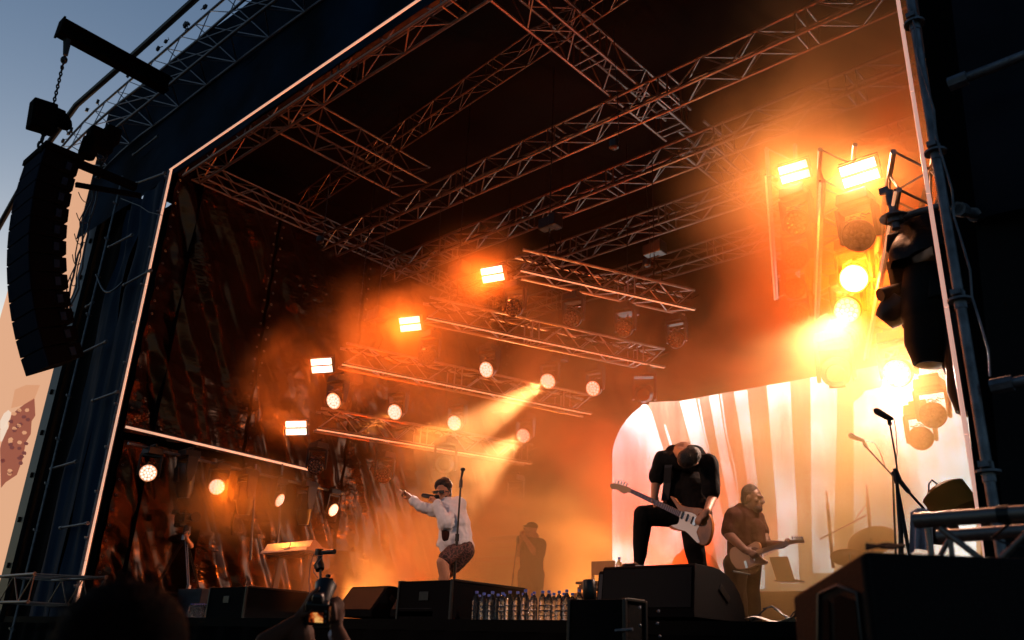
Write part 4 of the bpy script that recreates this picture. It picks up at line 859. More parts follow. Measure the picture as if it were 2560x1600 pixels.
# keyboards in the smoke beside the capped man
Yf_ = 13.2
for i, (px, py, w_, lab) in enumerate(((1272, 1348, .95, 'upper pale keyboard fading into the smoke left of the capped man'), (1258, 1398, 1.3, 'lower keyboard fading into the smoke left of the capped man'))):
    p = AY(px, py, Yf_+.15*i); t = thing('stage_keyboard', lab, 'keyboard', p, 'misty keyboards at the back'); g = G(); g.box(p, (w_, .35, .09)); g.build('body', 'black_plastic', t, bevel=.01); g = G(); g.box(p+V((0, -.05, .05)), (w_-.1, .18, .015)); g.build('keys', 'paper', t)
p = AY(1268, 1400, Yf_+.1); t = thing('keyboard_stand', 'frame stand under the two misty keyboards', 'keyboard stand', (p.x, p.y, DECK))
for s_ in (-1, 1):
    g = G(); g.tube([(p.x+s_*.4, p.y, DECK), (p.x+s_*.4, p.y, p.z+.3)], .02, 6); g.build('leg', 'black_metal', t)
g = G(); g.tube([(p.x-.4, p.y, p.z-.08), (p.x+.4, p.y, p.z-.08)], .018, 6); g.tube([(p.x-.4, p.y, p.z+.26), (p.x+.4, p.y, p.z+.26)], .018, 6); g.build('crossbar', 'black_metal', t)
# microphones and stands
def mic(g1, g2, p, d, s=1.0, ball=.026):
    d = V(d).normalized(); g1.tube([p, p+d*.05*s, p+d*.17*s], [.021*s, .018*s, .012*s], 10); g2.ell(p-d*.012, (ball*s,)*3)
def mic_stand(top, base, lab, Y, tilt=None, boom=None, clip=True, grp='microphone stands', r=.010):
    a = AY(*top, Y); b = AY(*base, Y); b.z = DECK; b.x = a.x+(b.x-a.x)
    t = thing('microphone_stand', lab, 'microphone stand', b, grp)
    g = G(); mid = a.lerp(b, .42); g.tube([a, mid], r, 8); g.tube([mid, b], r*1.45, 8); g.tube([mid+(a-b)*.02, mid-(a-b)*.03], r*2.0, 8); g.build('pole', 'black_metal', t, smooth=True)
    for k in range(3):
        g = G(); an = k*2*pi/3+.5; g.tube([b+V((0, 0, .12)), b+V((.3*cos(an), .3*sin(an), .01))], .009, 6); g.build('leg', 'black_metal', t)
    if clip: g = G(); g.tube([a+V((0, 0, -.13)), a+V((0, 0, -.05)), a], [.024, .026, .014], 8); g.build('clip', 'black_plastic', t, smooth=True)
    return t, a, b
t, a, b = mic_stand((1153, 1195), (1128, 1560), 'straight black microphone stand right in front of the singer', 7.85, r=.013)
g = G(); g.ell(AY(1157, 1174, 7.85), (.035, .035, .028)); g.tube([AY(1157, 1176, 7.85), AY(1152, 1200, 7.85)], [.02, .013], 8); g.build('microphone_clip', 'black_plastic', t, smooth=True)
t, a, b = mic_stand((1295, 1340), (1268, 1500), 'thin microphone stand held by the capped man in the smoke', 10.9)
# tall boom stand near the right with two microphones
Ym = 7.45
t = thing('boom_stand', 'tall black boom stand with a foam topped microphone at the right', 'microphone stand', AY(2255, 1375, Ym), 'microphone stands')
def seg(name, pts, r, m='black_metal', par=t, n=8): g = G(); g.tube([AY(x, y, Ym) for x, y in pts], r, n); return g.build(name, m, par, smooth=True)
seg('microphone', ((2186, 1024), (2192, 1028), (2218, 1043), (2233, 1048)), [.018, .03, .026, .012], 'black_plastic'); seg('clip', ((2222, 1048), (2225, 1062)), [.016, .02]); seg('pole', ((2225, 1062), (2240, 1150), (2243, 1175)), .008)
seg('joint', ((2238, 1172), (2244, 1200), (2246, 1208)), [.02, .035, .03]); seg('boom', ((2232, 1180), (2262, 1218), (2272, 1230)), .02); seg('boom', ((2270, 1228), (2328, 1292)), .011)
seg('lower_pole', ((2242, 1205), (2250, 1290), (2256, 1400)), [.014, .024, .014]); seg('leg', ((2244, 1215), (2256, 1290), (2276, 1400)), [.01, .018, .014]); seg('leg', ((2244, 1225), (2249, 1300), (2249, 1400)), .01)
g = G(); g.tube([AY(*p, Ym+.05) for p in ((2235, 1049), (2240, 1080), (2243, 1130), (2240, 1160))], .004, 4); g.build('cable', 'black_plastic', t)
Yn = 9.2; t2 = thing('boom_stand', 'thin boom reaching left with a round headed microphone, in front of the bright screen', 'microphone stand', AY(2230, 1190, Yn), 'microphone stands')
def seg2(name, pts, r, m='black_metal', n=8, Y=Yn, par=t2): g = G(); g.tube([AY(x, y, Y) for x, y in pts], r, n); return g.build(name, m, par, smooth=True)
seg2('microphone', ((2123, 1086), (2129, 1090), (2134, 1093), (2160, 1102)), [.02, .034, .026, .016], 'brass_brown' if 'brass_brown' in MATS else 'black_plastic'); seg2('clip', ((2158, 1100), (2162, 1112), (2168, 1120)), [.012, .02, .014]); seg2('boom', ((2168, 1120), (2232, 1190)), .009)
seg2('pole', ((2232, 1190), (2240, 1400)), .012); g = G(); g.tube([AY(*p, Yn) for p in ((2160, 1102), (2185, 1106), (2200, 1130), (2212, 1165), (2226, 1185))], .004, 4); g.build('cable', 'black_plastic', t2)
# drums and metal stands glowing through the smoke
mat('brass', (.6, .35, .12), .3, .9); mat('drum_shell', (.12, .05, .02), .4)
Yd = 11.5
def cymbal(px, py, r, tx, lab):
    p = AY(px, py, Yd); t = thing('cymbal', lab, 'cymbal', p, 'cymbals of the drum kit'); R = Matrix.Rotation(tx, 3, 'Y') @ Matrix.Rotation(-.35, 3, 'X'); g = G(); g.lathe([(.015, .05), (.05, .035), (.06, .02), (r*.6, .008), (r, -.012), (r, -.016), (.06, .01), (.015, .04)], 28, p, R); g.build('plate', 'brass', t, smooth=True)
    g = G(); g.tube([p+V((0, 0, .07)), (p.x, p.y, DECK)], .013, 8); g.build('stand', 'aluminium', t); return t
cymbal(2178, 1352, .31, -.45, 'tilted cymbal glowing through the smoke at the right'); cymbal(2125, 1392, .25, -.1, 'lower cymbal just above the edge of the big foreground speaker')
for x0, y0, x1, y1, lab in ((2066, 1228, 2083, 1420, 'left one of the two thin metal posts in the bright smoke'), (2166, 1212, 2182, 1400, 'right one of the two thin metal posts in the bright smoke')):
    t = thing('metal_post', lab, 'stand', AY(x1, y1, Yd+.4), 'thin posts of the drum riser'); g = G(); g.tube([AY(x0, y0, Yd+.4), AY(x0+(x1-x0)*.15, y0+(y1-y0)*.15, Yd+.4)], .012, 6); g.build('tip', 'aluminium', t); g = G(); g.tube([AY(x0+(x1-x0)*.15, y0+(y1-y0)*.15, Yd+.4), AY(x1, y1, Yd+.4)], .024, 8); g.build('post', 'aluminium', t)
g = G(); g.tube([AY(2050, 1348, Yd+.3), AY(2166, 1288, Yd+.3)], .011, 6); g.tube([AY(2140, 1296, Yd+.3), AY(2165, 1262, Yd+.3)], .006, 5); tag(g.build('cross_boom', 'aluminium'), 'thin boom slanting across between the two metal posts', 'stand')
g = G(); p = AY(2000, 1475, 12.6); g.box((p.x+1.4, 12.9, DECK+.33), (4.6, 2.2, .66)); tag(g.build('drum_riser', 'deck_black', bevel=.02), 'low platform in the smoke behind the second guitarist', 'platform')
t = thing('laptop', 'open laptop on the platform to the right of the second guitarist', 'laptop', AY(1955, 1450, 11.9)); q = [AY(*p_, 11.9) for p_ in ((1923, 1393), (1968, 1391), (1985, 1448), (1940, 1449))]
g = G(); g.add(q+[v+V((0, .02, 0)) for v in q], [(0, 1, 2, 3), (7, 6, 5, 4), (0, 4, 5, 1), (1, 5, 6, 2), (2, 6, 7, 3), (3, 7, 4, 0)]); g.build('screen', 'black_plastic', t); g = G(); g.box((q[2]+q[3])/2+V((0, .14, -.01)), (.34, .26, .02)); g.build('keyboard', 'black_plastic', t)
t = thing('floor_tom', 'amber lit drum tilted above the foreground truss at the right', 'drum', AY(2375, 1260, 6.6)); p = AY(2378, 1255, 7.4); mat('amber', (.20, .09, .015), .9, spec=.1)  # amber light put into the shell colour
g = G(); g.lathe([(.13, -.13), (.175, -.1), (.18, .1), (.11, .14), (.06, .15)], 20, p, Matrix.Rotation(-.5, 3, 'Y')); g.build('shell', 'amber', t, smooth=True)
g = G(); g.ell(p+V((-.12, 0, -.2)), (.15, .14, .13)); g.build('lower_body', 'black_plastic', t, smooth=True)
g = G(); g.tube([AY(2348, 1215, 7.4), AY(2340, 1225, 7.4), AY(2350, 1245, 7.4), AY(2350, 1290, 7.4)], [.02, .03, .012, .012], 8); g.build('clamp', 'black_metal', t, smooth=True)
g = G()
for pts in (((2318, 1275), (2340, 1257), (2370, 1253), (2400, 1262), (2425, 1285)), ((2395, 1290), (2420, 1262), (2440, 1235)), ((2390, 1290), (2450, 1245), (2475, 1225)), ((2320, 1280), (2322, 1210), (2330, 1200), (2345, 1212))): g.tube([AY(*p_, 7.35) for p_ in pts], .008, 5)
tag(g.build('drum_hardware', 'black_metal', smooth=True), 'thin curved rods and stands around the amber lit drum', 'stand')
# towel
mat('towel', (.42, .38, .44), .95, bump=.6, bscale=60); g = G()
def _tw(u, v):
    x = 2274+ (2330-2274)*u + (-4+6*v)*(u-.5); y = 1280-10*sin(pi*u) + (1378-1275)*v; p = AY(x, y, 6.9); return p+V((0, .03*sin(u*14)*(.3+v), 0))
g.grid(_tw, 30, 20); tag(g.build('towel', 'towel', smooth=True, fix=False), 'pale lilac towel hanging beside the boom stand', 'towel')
# foreground truss at the right and big wedge speaker
Yg = 3.6
t = thing('ground_truss', 'out of focus aluminium truss close to the camera at the right edge', 'truss', AY(2400, 1300, Yg), 'ground trusses')
def bar(name, a, b, r, Ya=Yg, Yb=Yg): g = G(); g.tube([AY(*a, Ya), AY(*b, Yb)], r, 14); return g.build(name, 'aluminium', t, smooth=True)
bar('chord', (2287, 1302), (2700, 1273), .030); bar('chord', (2345, 1342), (2700, 1318), .028, Yg+.35, Yg+.35); bar('chord', (2300, 1560), (2700, 1560), .03); bar('chord', (2380, 1545), (2700, 1545), .028, Yg+.35, Yg+.35)
bar('brace', (2350, 1320), (2440, 1388), .012); bar('brace', (2440, 1388), (2560, 1470), .012); bar('brace', (2505, 1395), (2570, 1330), .012); bar('brace', (2320, 1320), (2330, 1400), .012); bar('brace', (2372, 1350), (2345, 1400), .011, Yg+.3, Yg+.3); bar('brace', (2376, 1350), (2384, 1420), .011, Yg+.3, Yg+.3)
g = G(); a = AY(2510, 1286, Yg); g.lathe([(.034, -.02), (.034, .02)], 14, a, Matrix.Rotation(pi/2, 3, 'Y')); g.tube([a+V((.02, 0, -.03)), AY(2480, 1345, Yg), AY(2540, 1368, Yg), AY(2600, 1362, Yg)], .006, 5); g.build('strap', 'black_plastic', t)
B = AY(2162, 1376, 2.7); C = AZ(2760, 1400, B.z); A = AY(1981, 1491, 2.95); e = C-B
t = thing('front_speaker', 'huge dark wedge shaped speaker out of focus in the lower right corner', 'speaker', (B+C)/2); zb = .02; vs = [A, B, V((B.x+.02, B.y, zb)), V((A.x, A.y, zb))]
vs += [v+e for v in vs]
g = G(); g.add(vs, [(0, 3, 2, 1), (4, 5, 6, 7), (0, 1, 5, 4), (1, 2, 6, 5), (2, 3, 7, 6), (3, 0, 4, 7)]); mat('speaker_skin', (.003, .001, .0009), .6, bump=.25, bscale=150, spec=.1); g.build('cabinet', 'speaker_skin', t, bevel=.012)
u_ = (B-A).normalized(); side_n = V((0, 0, 1)).cross(u_).normalized()
if side_n.dot(-A) < 0: side_n = -side_n
def onside(x, y):
    d = ray(x, y); o = V((0, 0, EYE)); k = side_n.dot(A-o)/side_n.dot(d); return o+d*k
def z5(x, y): return (1900+x/3.667, 1200+y/3.667)
ring = [onside(*z5(*p)) for p in ((540, 1500), (545, 1050), (575, 1030), (725, 965), (900, 1040), (950, 1500))]; g = G(); g.tube([p+side_n*.003 for p in ring], .006, 6); g.build('handle_rim', 'black_plastic', t, smooth=True)
for pts in (((590, 1480), (565, 1120), (600, 1095), (640, 1110), (650, 1480)), ((700, 1480), (690, 1080), (730, 1055), (880, 1110), (920, 1480))):
    ps = [onside(*z5(*p))+side_n*.004 for p in pts]; g = G(); k = len(ps); g.add(ps+[p-side_n*.003 for p in ps], [tuple(range(k)), tuple(range(2*k-1, k-1, -1))]+[(i, (i+1) % k, (i+1) % k+k, i+k) for i in range(k)]); g.build('port', 'roof_black', t)
g = G(); g.tube([B+V((0, -.004, -.02)), V((B.x+.02, B.y-.004, zb))], .016, 8); g.build('edge_trim', 'speaker_skin', t, smooth=True)
g = G()
for k in range(3): g.tube([AY(2165+i*14, 1372-6*abs(sin(i*.7+k))-k*3, 3.0+.1*k) for i in range(8)], .006, 5)
tag(g.build('cable_bundle', 'black_plastic', smooth=True), 'coil of cable lying on top of the huge dark foreground speaker', 'cable')
# broadcast camera on a tripod at the left
Yv = 8.5
t = thing('broadcast_camera', 'black broadcast camera with a long lens hood on the tripod at the left', 'video camera', AY(465, 1300, Yv))
c = AY(458, 1296, Yv)
g = G(); g.box(c, (.42, .16, .17)); g.box(c+V((-.05, 0, .12)), (.25, .05, .03)); g.box(c+V((-.22, 0, .02)), (.1, .12, .12)); g.box(c+V((-.1, 0, -.12)), (.28, .12, .08)); g.build('body', 'black_plastic', t, bevel=.012)
g = G(); g.tube([c+V((.2, 0, 0)), c+V((.36, 0, 0)), c+V((.36, 0, 0)), c+V((.55, -.02, -.01))], [.06, .06, .075, .10], 14); g.build('lens', 'black_plastic', t, smooth=True)
g = G(); g.box(c+V((-.12, -.12, .12)), (.14, .1, .08)); g.tube([c+V((-.2, 0, .15)), c+V((.05, 0, .17)), c+V((.12, 0, .1))], .014, 6); g.box(c+V((.05, -.09, .05)), (.05, .03, .03)); g.build('viewfinder', 'black_metal', t, bevel=.006)
g = G(); g.box(c+V((.07, -.09, .085)), (.12, .012, .012)); g.box(c+V((.1, -.1, -.06)), (.07, .02, .03)); g.build('bright_knobs', 'steel', t)
hd = AY(466, 1335, Yv); t = thing('camera_tripod', 'tall tripod with metallic twin tube leg under the broadcast camera', 'tripod', (hd.x, Yv, DECK))
g = G(); g.tube([hd+V((0, 0, .16)), hd+V((0, 0, .02)), hd+V((0, 0, -.1))], [.07, .08, .05], 10); g.build('head', 'black_metal', t, smooth=True)
f1 = AY(488, 1480, Yv-.1); f2 = AY(352, 1478, Yv-.1); f3 = V((hd.x+.1, Yv+.7, DECK))
for f_, mm in ((f1, 'alu_lit'), (f2, 'black_metal'), (f3, 'black_metal')):
    f_ = V((f_.x, f_.y, DECK+.02)); top = hd+V((0, 0, -.05)); ax_ = (f_-top).cross(V((0, 1, 0))).normalized()*.035
    g = G(); g.tube([top+ax_, f_.lerp(top, .38)+ax_*.8], .011, 6); g.tube([top-ax_, f_.lerp(top, .38)-ax_*.8], .011, 6); g.tube([f_.lerp(top, .42), f_], .012, 6); g.box(f_.lerp(top, .38), (.1, .05, .07)); g.build('leg', mm, t)
g = G(); g.box(hd+V((0, -.05, -.07)), (.09, .03, .1)); g.build('name_plate', 'keys_silver', t)
# remote camera on the stage edge
Yp = 7.1; t = thing('remote_camera', 'small black remote camera on a gimbal at the stage edge above the raised camera', 'video camera', AY(813, 1432, Yp))
g = G(); g.box(AY(798, 1380, Yp), (.075, .09, .085)); g.build('body', 'black_plastic', t, bevel=.006)
g = G(); g.tube([AY(806, 1381, Yp), AY(836, 1379, Yp)], [.03, .033], 12); g.build('lens', 'black_plastic', t, smooth=True)
g = G(); g.tube([AY(800, 1390, Yp), AY(799, 1402, Yp), AY(797, 1412, Yp), AY(800, 1424, Yp)], [.03, .045, .075, .06], 12); g.build('gimbal', 'black_plastic', t, smooth=True)
g = G(); g.tube([AY(801, 1424, Yp), AY(803, 1560, Yp)], .018, 8); g.box(AY(815, 1458, Yp), (.14, .12, .13)); g.box(AY(820, 1440, Yp), (.05, .05, .04)); g.build('mount', 'black_plastic', t, bevel=.005)
g = G(); g.tube([AY(*p, Yp-.06) for p in ((806, 1384), (806, 1392), (798, 1402), (786, 1416), (784, 1430), (795, 1445))], .005, 5); g.tube([AY(*p, Yp) for p in ((796, 1392), (785, 1384), (776, 1410), (772, 1450), (775, 1500))], .005, 5); g.build('cable', 'steel', t, smooth=True)
g = G(); g.box(AY(798, 1376, Yp)+V((0, -.048, 0)), (.025, .004, .03)); g.build('badge', 'steel', t)
# barrier front and trunk below the deck at lower left
g = G(); g.box((-14.5, 6.2, .8), (2.2, .7, 1.6)); tag(g.build('storage_trunk', 'black_paint', bevel=.01), 'dark trunk below the left corner of the stage', 'case')
# ------------------------------------------------------------------ people
class BodyG(G):
    def cap(s, a, b, ra, rb=None, n=12):
        a = V(a); b = V(b); rb = ra if rb is None else rb
        s.tube([a, b], [ra, rb], n); s.ell(a, (ra,)*3, n=n, m=8); s.ell(b, (rb,)*3, n=n, m=8); return s
    def chain(s, pts, rs):
        for i in range(len(pts)-1): s.cap(pts[i], pts[i+1], rs[i], rs[i+1])
        return s
    def skin(s, name, m, parent, vox=.011, it=6, fold=0, seed=0):
        me = bpy.data.meshes.new(name); off = V(parent['_o']) if parent is not None and '_o' in parent else V((0, 0, 0))
        me.from_pydata([tuple(p-off) for p in s.v], [], s.f); me.update()
        bm = bmesh.new(); bm.from_mesh(me); bmesh.ops.recalc_face_normals(bm, faces=bm.faces); bm.to_mesh(me); bm.free()
        o = bpy.data.objects.new(name, me); COL.objects.link(o)
        r = o.modifiers.new('r', 'REMESH'); r.mode = 'VOXEL'; r.voxel_size = vox
        k = o.modifiers.new('s', 'SMOOTH'); k.factor = .5; k.iterations = it
        dg = bpy.context.evaluated_depsgraph_get(); ev = o.evaluated_get(dg); nm = bpy.data.meshes.new_from_object(ev)
        o.modifiers.clear(); o.data = nm; nm.name = name
        if fold:
            ns = [v.normal.copy() for v in nm.vertices]
            for v, n in zip(nm.vertices, ns):
                p = v.co; f = noise.noise(V((p.x*9+p.z*5, p.y*9, p.z*7+seed)))+.6*noise.noise(V((p.x*22, p.y*22+seed, p.z*15))); v.co = p+n*(f*fold)
        for p in nm.polygons: p.use_smooth = True
        nm.materials.clear(); nm.materials.append(MATS[m]); 
        if parent is not None: o.parent = parent; o['_o'] = list(off)
        return o
    def hand(s, w, d, nrm, sc=1.0, curl=.5, point=False, side=1, spread=.12):
        """w wrist, d direction of the palm, nrm palm normal (towards which the fingers curl)"""
        d = V(d).normalized(); nrm = V(nrm); nrm = (nrm-d*nrm.dot(d)).normalized(); t = d.cross(nrm)*side
        c = w+d*.045*sc; R = Matrix((t, d, nrm)).transposed(); s.ell(c, (.040*sc, .052*sc, .017*sc), R); s.cap(w-d*.02*sc, w+d*.02*sc, .026*sc, .03*sc)
        for k, (off, ln) in enumerate(((.030, .072), (.010, .080), (-.010, .075), (-.028, .060))):
            cu = .05 if (point and k == 0) else (1.35 if point else curl*(1+.12*k)); p = w+d*.088*sc+t*off*sc; a = 0; dd = (d+t*off*spread*12).normalized()
            for j, f in enumerate((.42, .33, .25)):
                a += cu*(.75 if j == 0 else .95); q = p+(dd*cos(a)+nrm*sin(a))*ln*f*sc; s.cap(p, q, (.0098-.001*j)*sc, (.0092-.001*j)*sc, 8); p = q
        p = w+d*.025*sc+t*.034*sc; q = p+(d*.6+t*.75+nrm*.35).normalized()*.036*sc; s.cap(p, q, .0125*sc, .011*sc, 8); s.cap(q, q+(d*.9+t*.1+nrm*.5).normalized()*.03*sc, .011*sc, .009*sc, 8)
        return s
    def head(s, c, f, u, sc=1.0, ear=True):
        f = V(f).normalized(); u = V(u); u = (u-f*u.dot(f)).normalized(); r = f.cross(u); R = Matrix((r, f, u)).transposed()
        def P(x, y, z): return c+(r*x+f*y+u*z)*sc
        def E(x, y, z, a, b, e): s.ell(P(x, y, z), (a*sc, b*sc, e*sc), R)
        E(0, -.012, .03, .076, .094, .092); E(0, .028, -.045, .056, .062, .070); E(0, .066, -.092, .030, .026, .022); E(0, .078, .028, .055, .02, .016)
        s.tube([P(0, .088, .020), P(0, .112, -.022), P(0, .094, -.032)], [.010*sc, .018*sc, .014*sc], 8); E(0, .088, -.058, .026, .014, .007); E(0, .086, -.070, .022, .013, .007); E(.04, .055, -.012, .024, .024, .02); E(-.04, .055, -.012, .024, .024, .02)
        if ear:
            for k in (-1, 1): E(k*.078, -.008, -.005, .010, .020, .032)
        return P, R
def hair(P, R, sc, parent, m='hair_dark', curly=0, vox=.010, top=.0, back=0, seed=0, cover=1.0):
    g = BodyG(); g.ell(P(0, -.030, .048+top*.5), (.083*sc*cover, .086*sc*cover, (.082+top)*sc*cover), R); g.ell(P(0, -.05, .0), (.080*sc*cover, .062*sc*cover, .085*sc), R)
    if curly:
        rr = random.Random(seed)
        for k in range(70):
            a = rr.uniform(0, 2*pi); e = rr.uniform(-.1, 1.4); x = cos(a)*cos(e)*.078; y = sin(a)*cos(e)*.088-.022; z = sin(e)*.095+.05+top
            if y > .02 and z < .10: continue
            g.ell(P(x, y, z), (curly*sc*rr.uniform(.7, 1.2),)*3, n=6, m=5)
    return g.skin('hair', m, parent, vox, 2, fold=.003*sc, seed=seed)
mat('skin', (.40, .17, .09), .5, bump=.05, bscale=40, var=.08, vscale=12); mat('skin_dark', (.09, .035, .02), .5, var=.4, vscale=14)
mat('hair_dark', (.010, .006, .004), .6, bump=.5, bscale=90); mat('shirt_white', (.68, .62, .62), .8, bump=.2, bscale=14); mat('tee_black', (.006, .005, .005), .85, bump=.3, bscale=12, spec=.15); mat('trousers', (.004, .004, .004), .8, bump=.3, bscale=12, spec=.12)
mat('tee_red', (.03, .006, .003), .85, bump=.3, bscale=12, spec=.2); mat('shoe', (.006, .006, .006), .4); mat('shoe_white', (.6, .55, .5), .6); mat('beard', (.02, .009, .006), .8, bump=.5, bscale=90)
def printed(name, base, ink, sc=9):
    m = mat(name, base, .8); N = m.node_tree; b = N.nodes['Principled BSDF']; tc = N.nodes.new('ShaderNodeTexCoord'); w = N.nodes.new('ShaderNodeTexBrick'); w.inputs['Scale'].default_value = sc
    w.inputs['Color1'].default_value = (*base, 1); w.inputs['Color2'].default_value = (*[c*.8 for c in base], 1); w.inputs['Mortar'].default_value = (*ink, 1); w.inputs['Mortar Size'].default_value = .06; w.inputs['Brick Width'].default_value = .35; w.inputs['Row Height'].default_value = .5
    n = N.nodes.new('ShaderNodeTexNoise'); n.inputs['Scale'].default_value = 14; mx = N.nodes.new('ShaderNodeMixRGB'); mx.inputs[0].default_value = .12; mp = N.nodes.new('ShaderNodeMapping'); mp.inputs['Rotation'].default_value = (1.2, .5, .4)
    N.links.new(tc.outputs['Object'], mx.inputs[1]); N.links.new(tc.outputs['Object'], n.inputs['Vector']); N.links.new(n.outputs['Color'], mx.inputs[2]); N.links.new(mx.outputs[0], mp.inputs[0]); N.links.new(mp.outputs[0], w.inputs['Vector']); N.links.new(w.outputs['Color'], b.inputs['Base Color'])
printed('shorts_print', (.022, .006, .006), (.12, .045, .035), 10)
def person(label, loc, group=None): return thing('person', label, 'person', loc, group)
# --- singer
Ys = 7.95
def zs(x, y, dy=0): return AY(980+x/5.4, 1180+y/5.4, Ys+dy)
S = 1.22
pr = person('singer in sunglasses, pale open shirt and patterned shorts, pointing up while holding a microphone', (zs(900, 1500).x, Ys, DECK))
hc = zs(685, 300, -.02); fw = (zs(575, 262, -.26)-zs(700, 290, 0)).normalized(); upv = (zs(705, 130)-zs(690, 420)).normalized()
neck = zs(745, 430, .04); shR = zs(900, 470, .12); shL = zs(660, 520, -.16); chest = zs(790, 600, .0); waist = zs(860, 860, .03); hip = zs(930, 1010, .05)
b = BodyG(); Ph, Rh = b.head(hc, fw, upv, S*1.02)
b.cap(neck, hc+V((0, 0, -.03)), .062*S, .055*S); b.cap(neck, chest, .085*S, .14*S); b.cap(shR, shL, .07*S, .06*S); b.cap(chest, waist, .135*S, .11*S); b.cap(waist, hip, .11*S, .09*S)
eL = zs(425, 490, -.30); wL = zs(250, 350, -.42); b.chain([shL, eL, wL], [.055*S, .042*S, .028*S]); b.hand(wL, zs(130, 235, -.5)-wL, (.2, -.3, -1), S*1.05, point=True, side=-1)
eR = zs(700, 700, -.22); wR = zs(590, 440, -.26); b.chain([shR, eR, wR], [.058*S, .045*S, .03*S]); b.hand(wR+(zs(560, 340, -.24)-wR)*.25, zs(545, 300, -.24)-wR, zs(480, 320, -.2)-zs(600, 330, -.3), S*.9, curl=1.0, side=1)
kL = zs(680, 1215, -.28); aL = zs(700, 1560, -.2); kR = zs(820, 1300, .0); aR = zs(620, 1480, .15)
hipL = zs(880, 1060, -.06); hipR = zs(1000, 1080, .10); fL = V((aL.x-.02, aL.y, DECK+.06)); fR = V((aR.x, aR.y+.2, DECK+.06))
b.chain([zs(880, 1060, -.02), kL, zs(712, 1400, -.24), fL], [.075*S, .064*S, .060*S, .04*S]); b.chain([zs(985, 1080, .1), kR, zs(690, 1440, .1), fR], [.075*S, .060*S, .055*S, .04*S])
for f_ in (fL, fR): b.cap(f_, f_+V((-.14, -.1, -.02)), .045*S, .035*S)
b.skin('body', 'skin', pr, .009, 4)
c = BodyG(); c.cap(zs(770, 520, .0), zs(830, 700, .0), .145*S, .165*S); c.cap(zs(900, 450, .1), zs(720, 480, -.1), .082*S, .07*S); c.cap(zs(840, 720, .03), zs(860, 930, .04), .165*S, .18*S); c.cap(zs(900, 560, .1), zs(985, 1000, .12), .09*S, .10*S); c.cap(zs(985, 960, .1), zs(1035, 1030, .12), .09*S, .05*S)
c.chain([zs(900, 440, .1), zs(735, 690, -.2), zs(610, 460, -.27)], [.085*S, .078*S, .046*S]); c.cap(zs(605, 455, -.27), zs(595, 440, -.27), .05*S, .05*S); c.chain([shL, eL, zs(275, 375, -.41)], [.075*S, .062*S, .045*S]); c.cap(zs(690, 960, -.12), zs(690, 1080, -.14), .05*S, .02*S); c.cap(zs(680, 820, -.1), zs(665, 960, -.12), .04*S, .05*S)
c.chain([zs(700, 470, -.16), zs(735, 520, -.16), zs(790, 440, -.06)], [.02*S, .022*S, .03*S]); c.skin('shirt', 'shirt_white', pr, .010, 2, fold=.019*S, seed=3)
c = BodyG(); c.cap(zs(890, 1010, .03), zs(975, 1050, .08), .12*S, .115*S); c.chain([zs(880, 1060, -.02), zs(725, 1160, -.24)], [.10*S, .080*S]); c.chain([zs(990, 1075, .08), zs(850, 1270, .0)], [.105*S, .075*S]); c.skin('shorts', 'shorts_print', pr, .011, 3, fold=.006, seed=8)
c = BodyG(); c.cap(zs(720, 700, -.18), zs(740, 880, -.14), .05*S, .055*S); c.skin('undershirt', 'tee_red', pr, .012, 2)
hair(Ph, Rh, S*1.04, pr, curly=.026, top=.022, seed=4)
g = G(); 
for k in (-1, 1): g.box(Ph(k*.036, .098, .014), (.058*S, .014*S, .034*S), Rh); g.box(Ph(k*.078, .045, .02), (.006*S, .11*S, .012*S), Rh)
g.box(Ph(0, .104, .02), (.03*S, .01*S, .01*S), Rh); g.build('sunglasses', 'black_plastic', pr, bevel=.003)
c = BodyG(); c.ell(Ph(0, .058, -.092), (.045*S, .036*S, .028*S), Rh); c.ell(Ph(.045, .02, -.06), (.02*S, .04*S, .05*S), Rh); c.ell(Ph(-.045, .02, -.06), (.02*S, .04*S, .05*S), Rh); c.skin('beard', 'beard', pr, .009, 2, fold=.002)
g = G(); g.ell(Ph(0, .100, -.066), (.022*S, .012*S, .014*S), Rh); g.build('mouth', 'black_plastic', pr, smooth=True)
g = G(); g.ell(Ph(.084, -.006, -.012), (.008*S, .012*S, .016*S), Rh); g.ell(Ph(-.084, -.006, -.012), (.008*S, .012*S, .016*S), Rh); g.build('earpiece', 'black_plastic', pr, smooth=True)
t = thing('microphone', 'black handheld microphone in the hand of the singer', 'microphone', zs(500, 325, -.2)); m0 = zs(412, 312, -.24); m1 = zs(600, 345, -.2)
g = G(); g.tube([m0, m0.lerp(m1, .25), m1], [.022*S, .027*S, .028*S], 12); g.build('handle', 'black_plastic', t, smooth=True); g = G(); g.ell(m1, (.037*S,)*3); g.build('grille', 'black_metal', t, smooth=True)
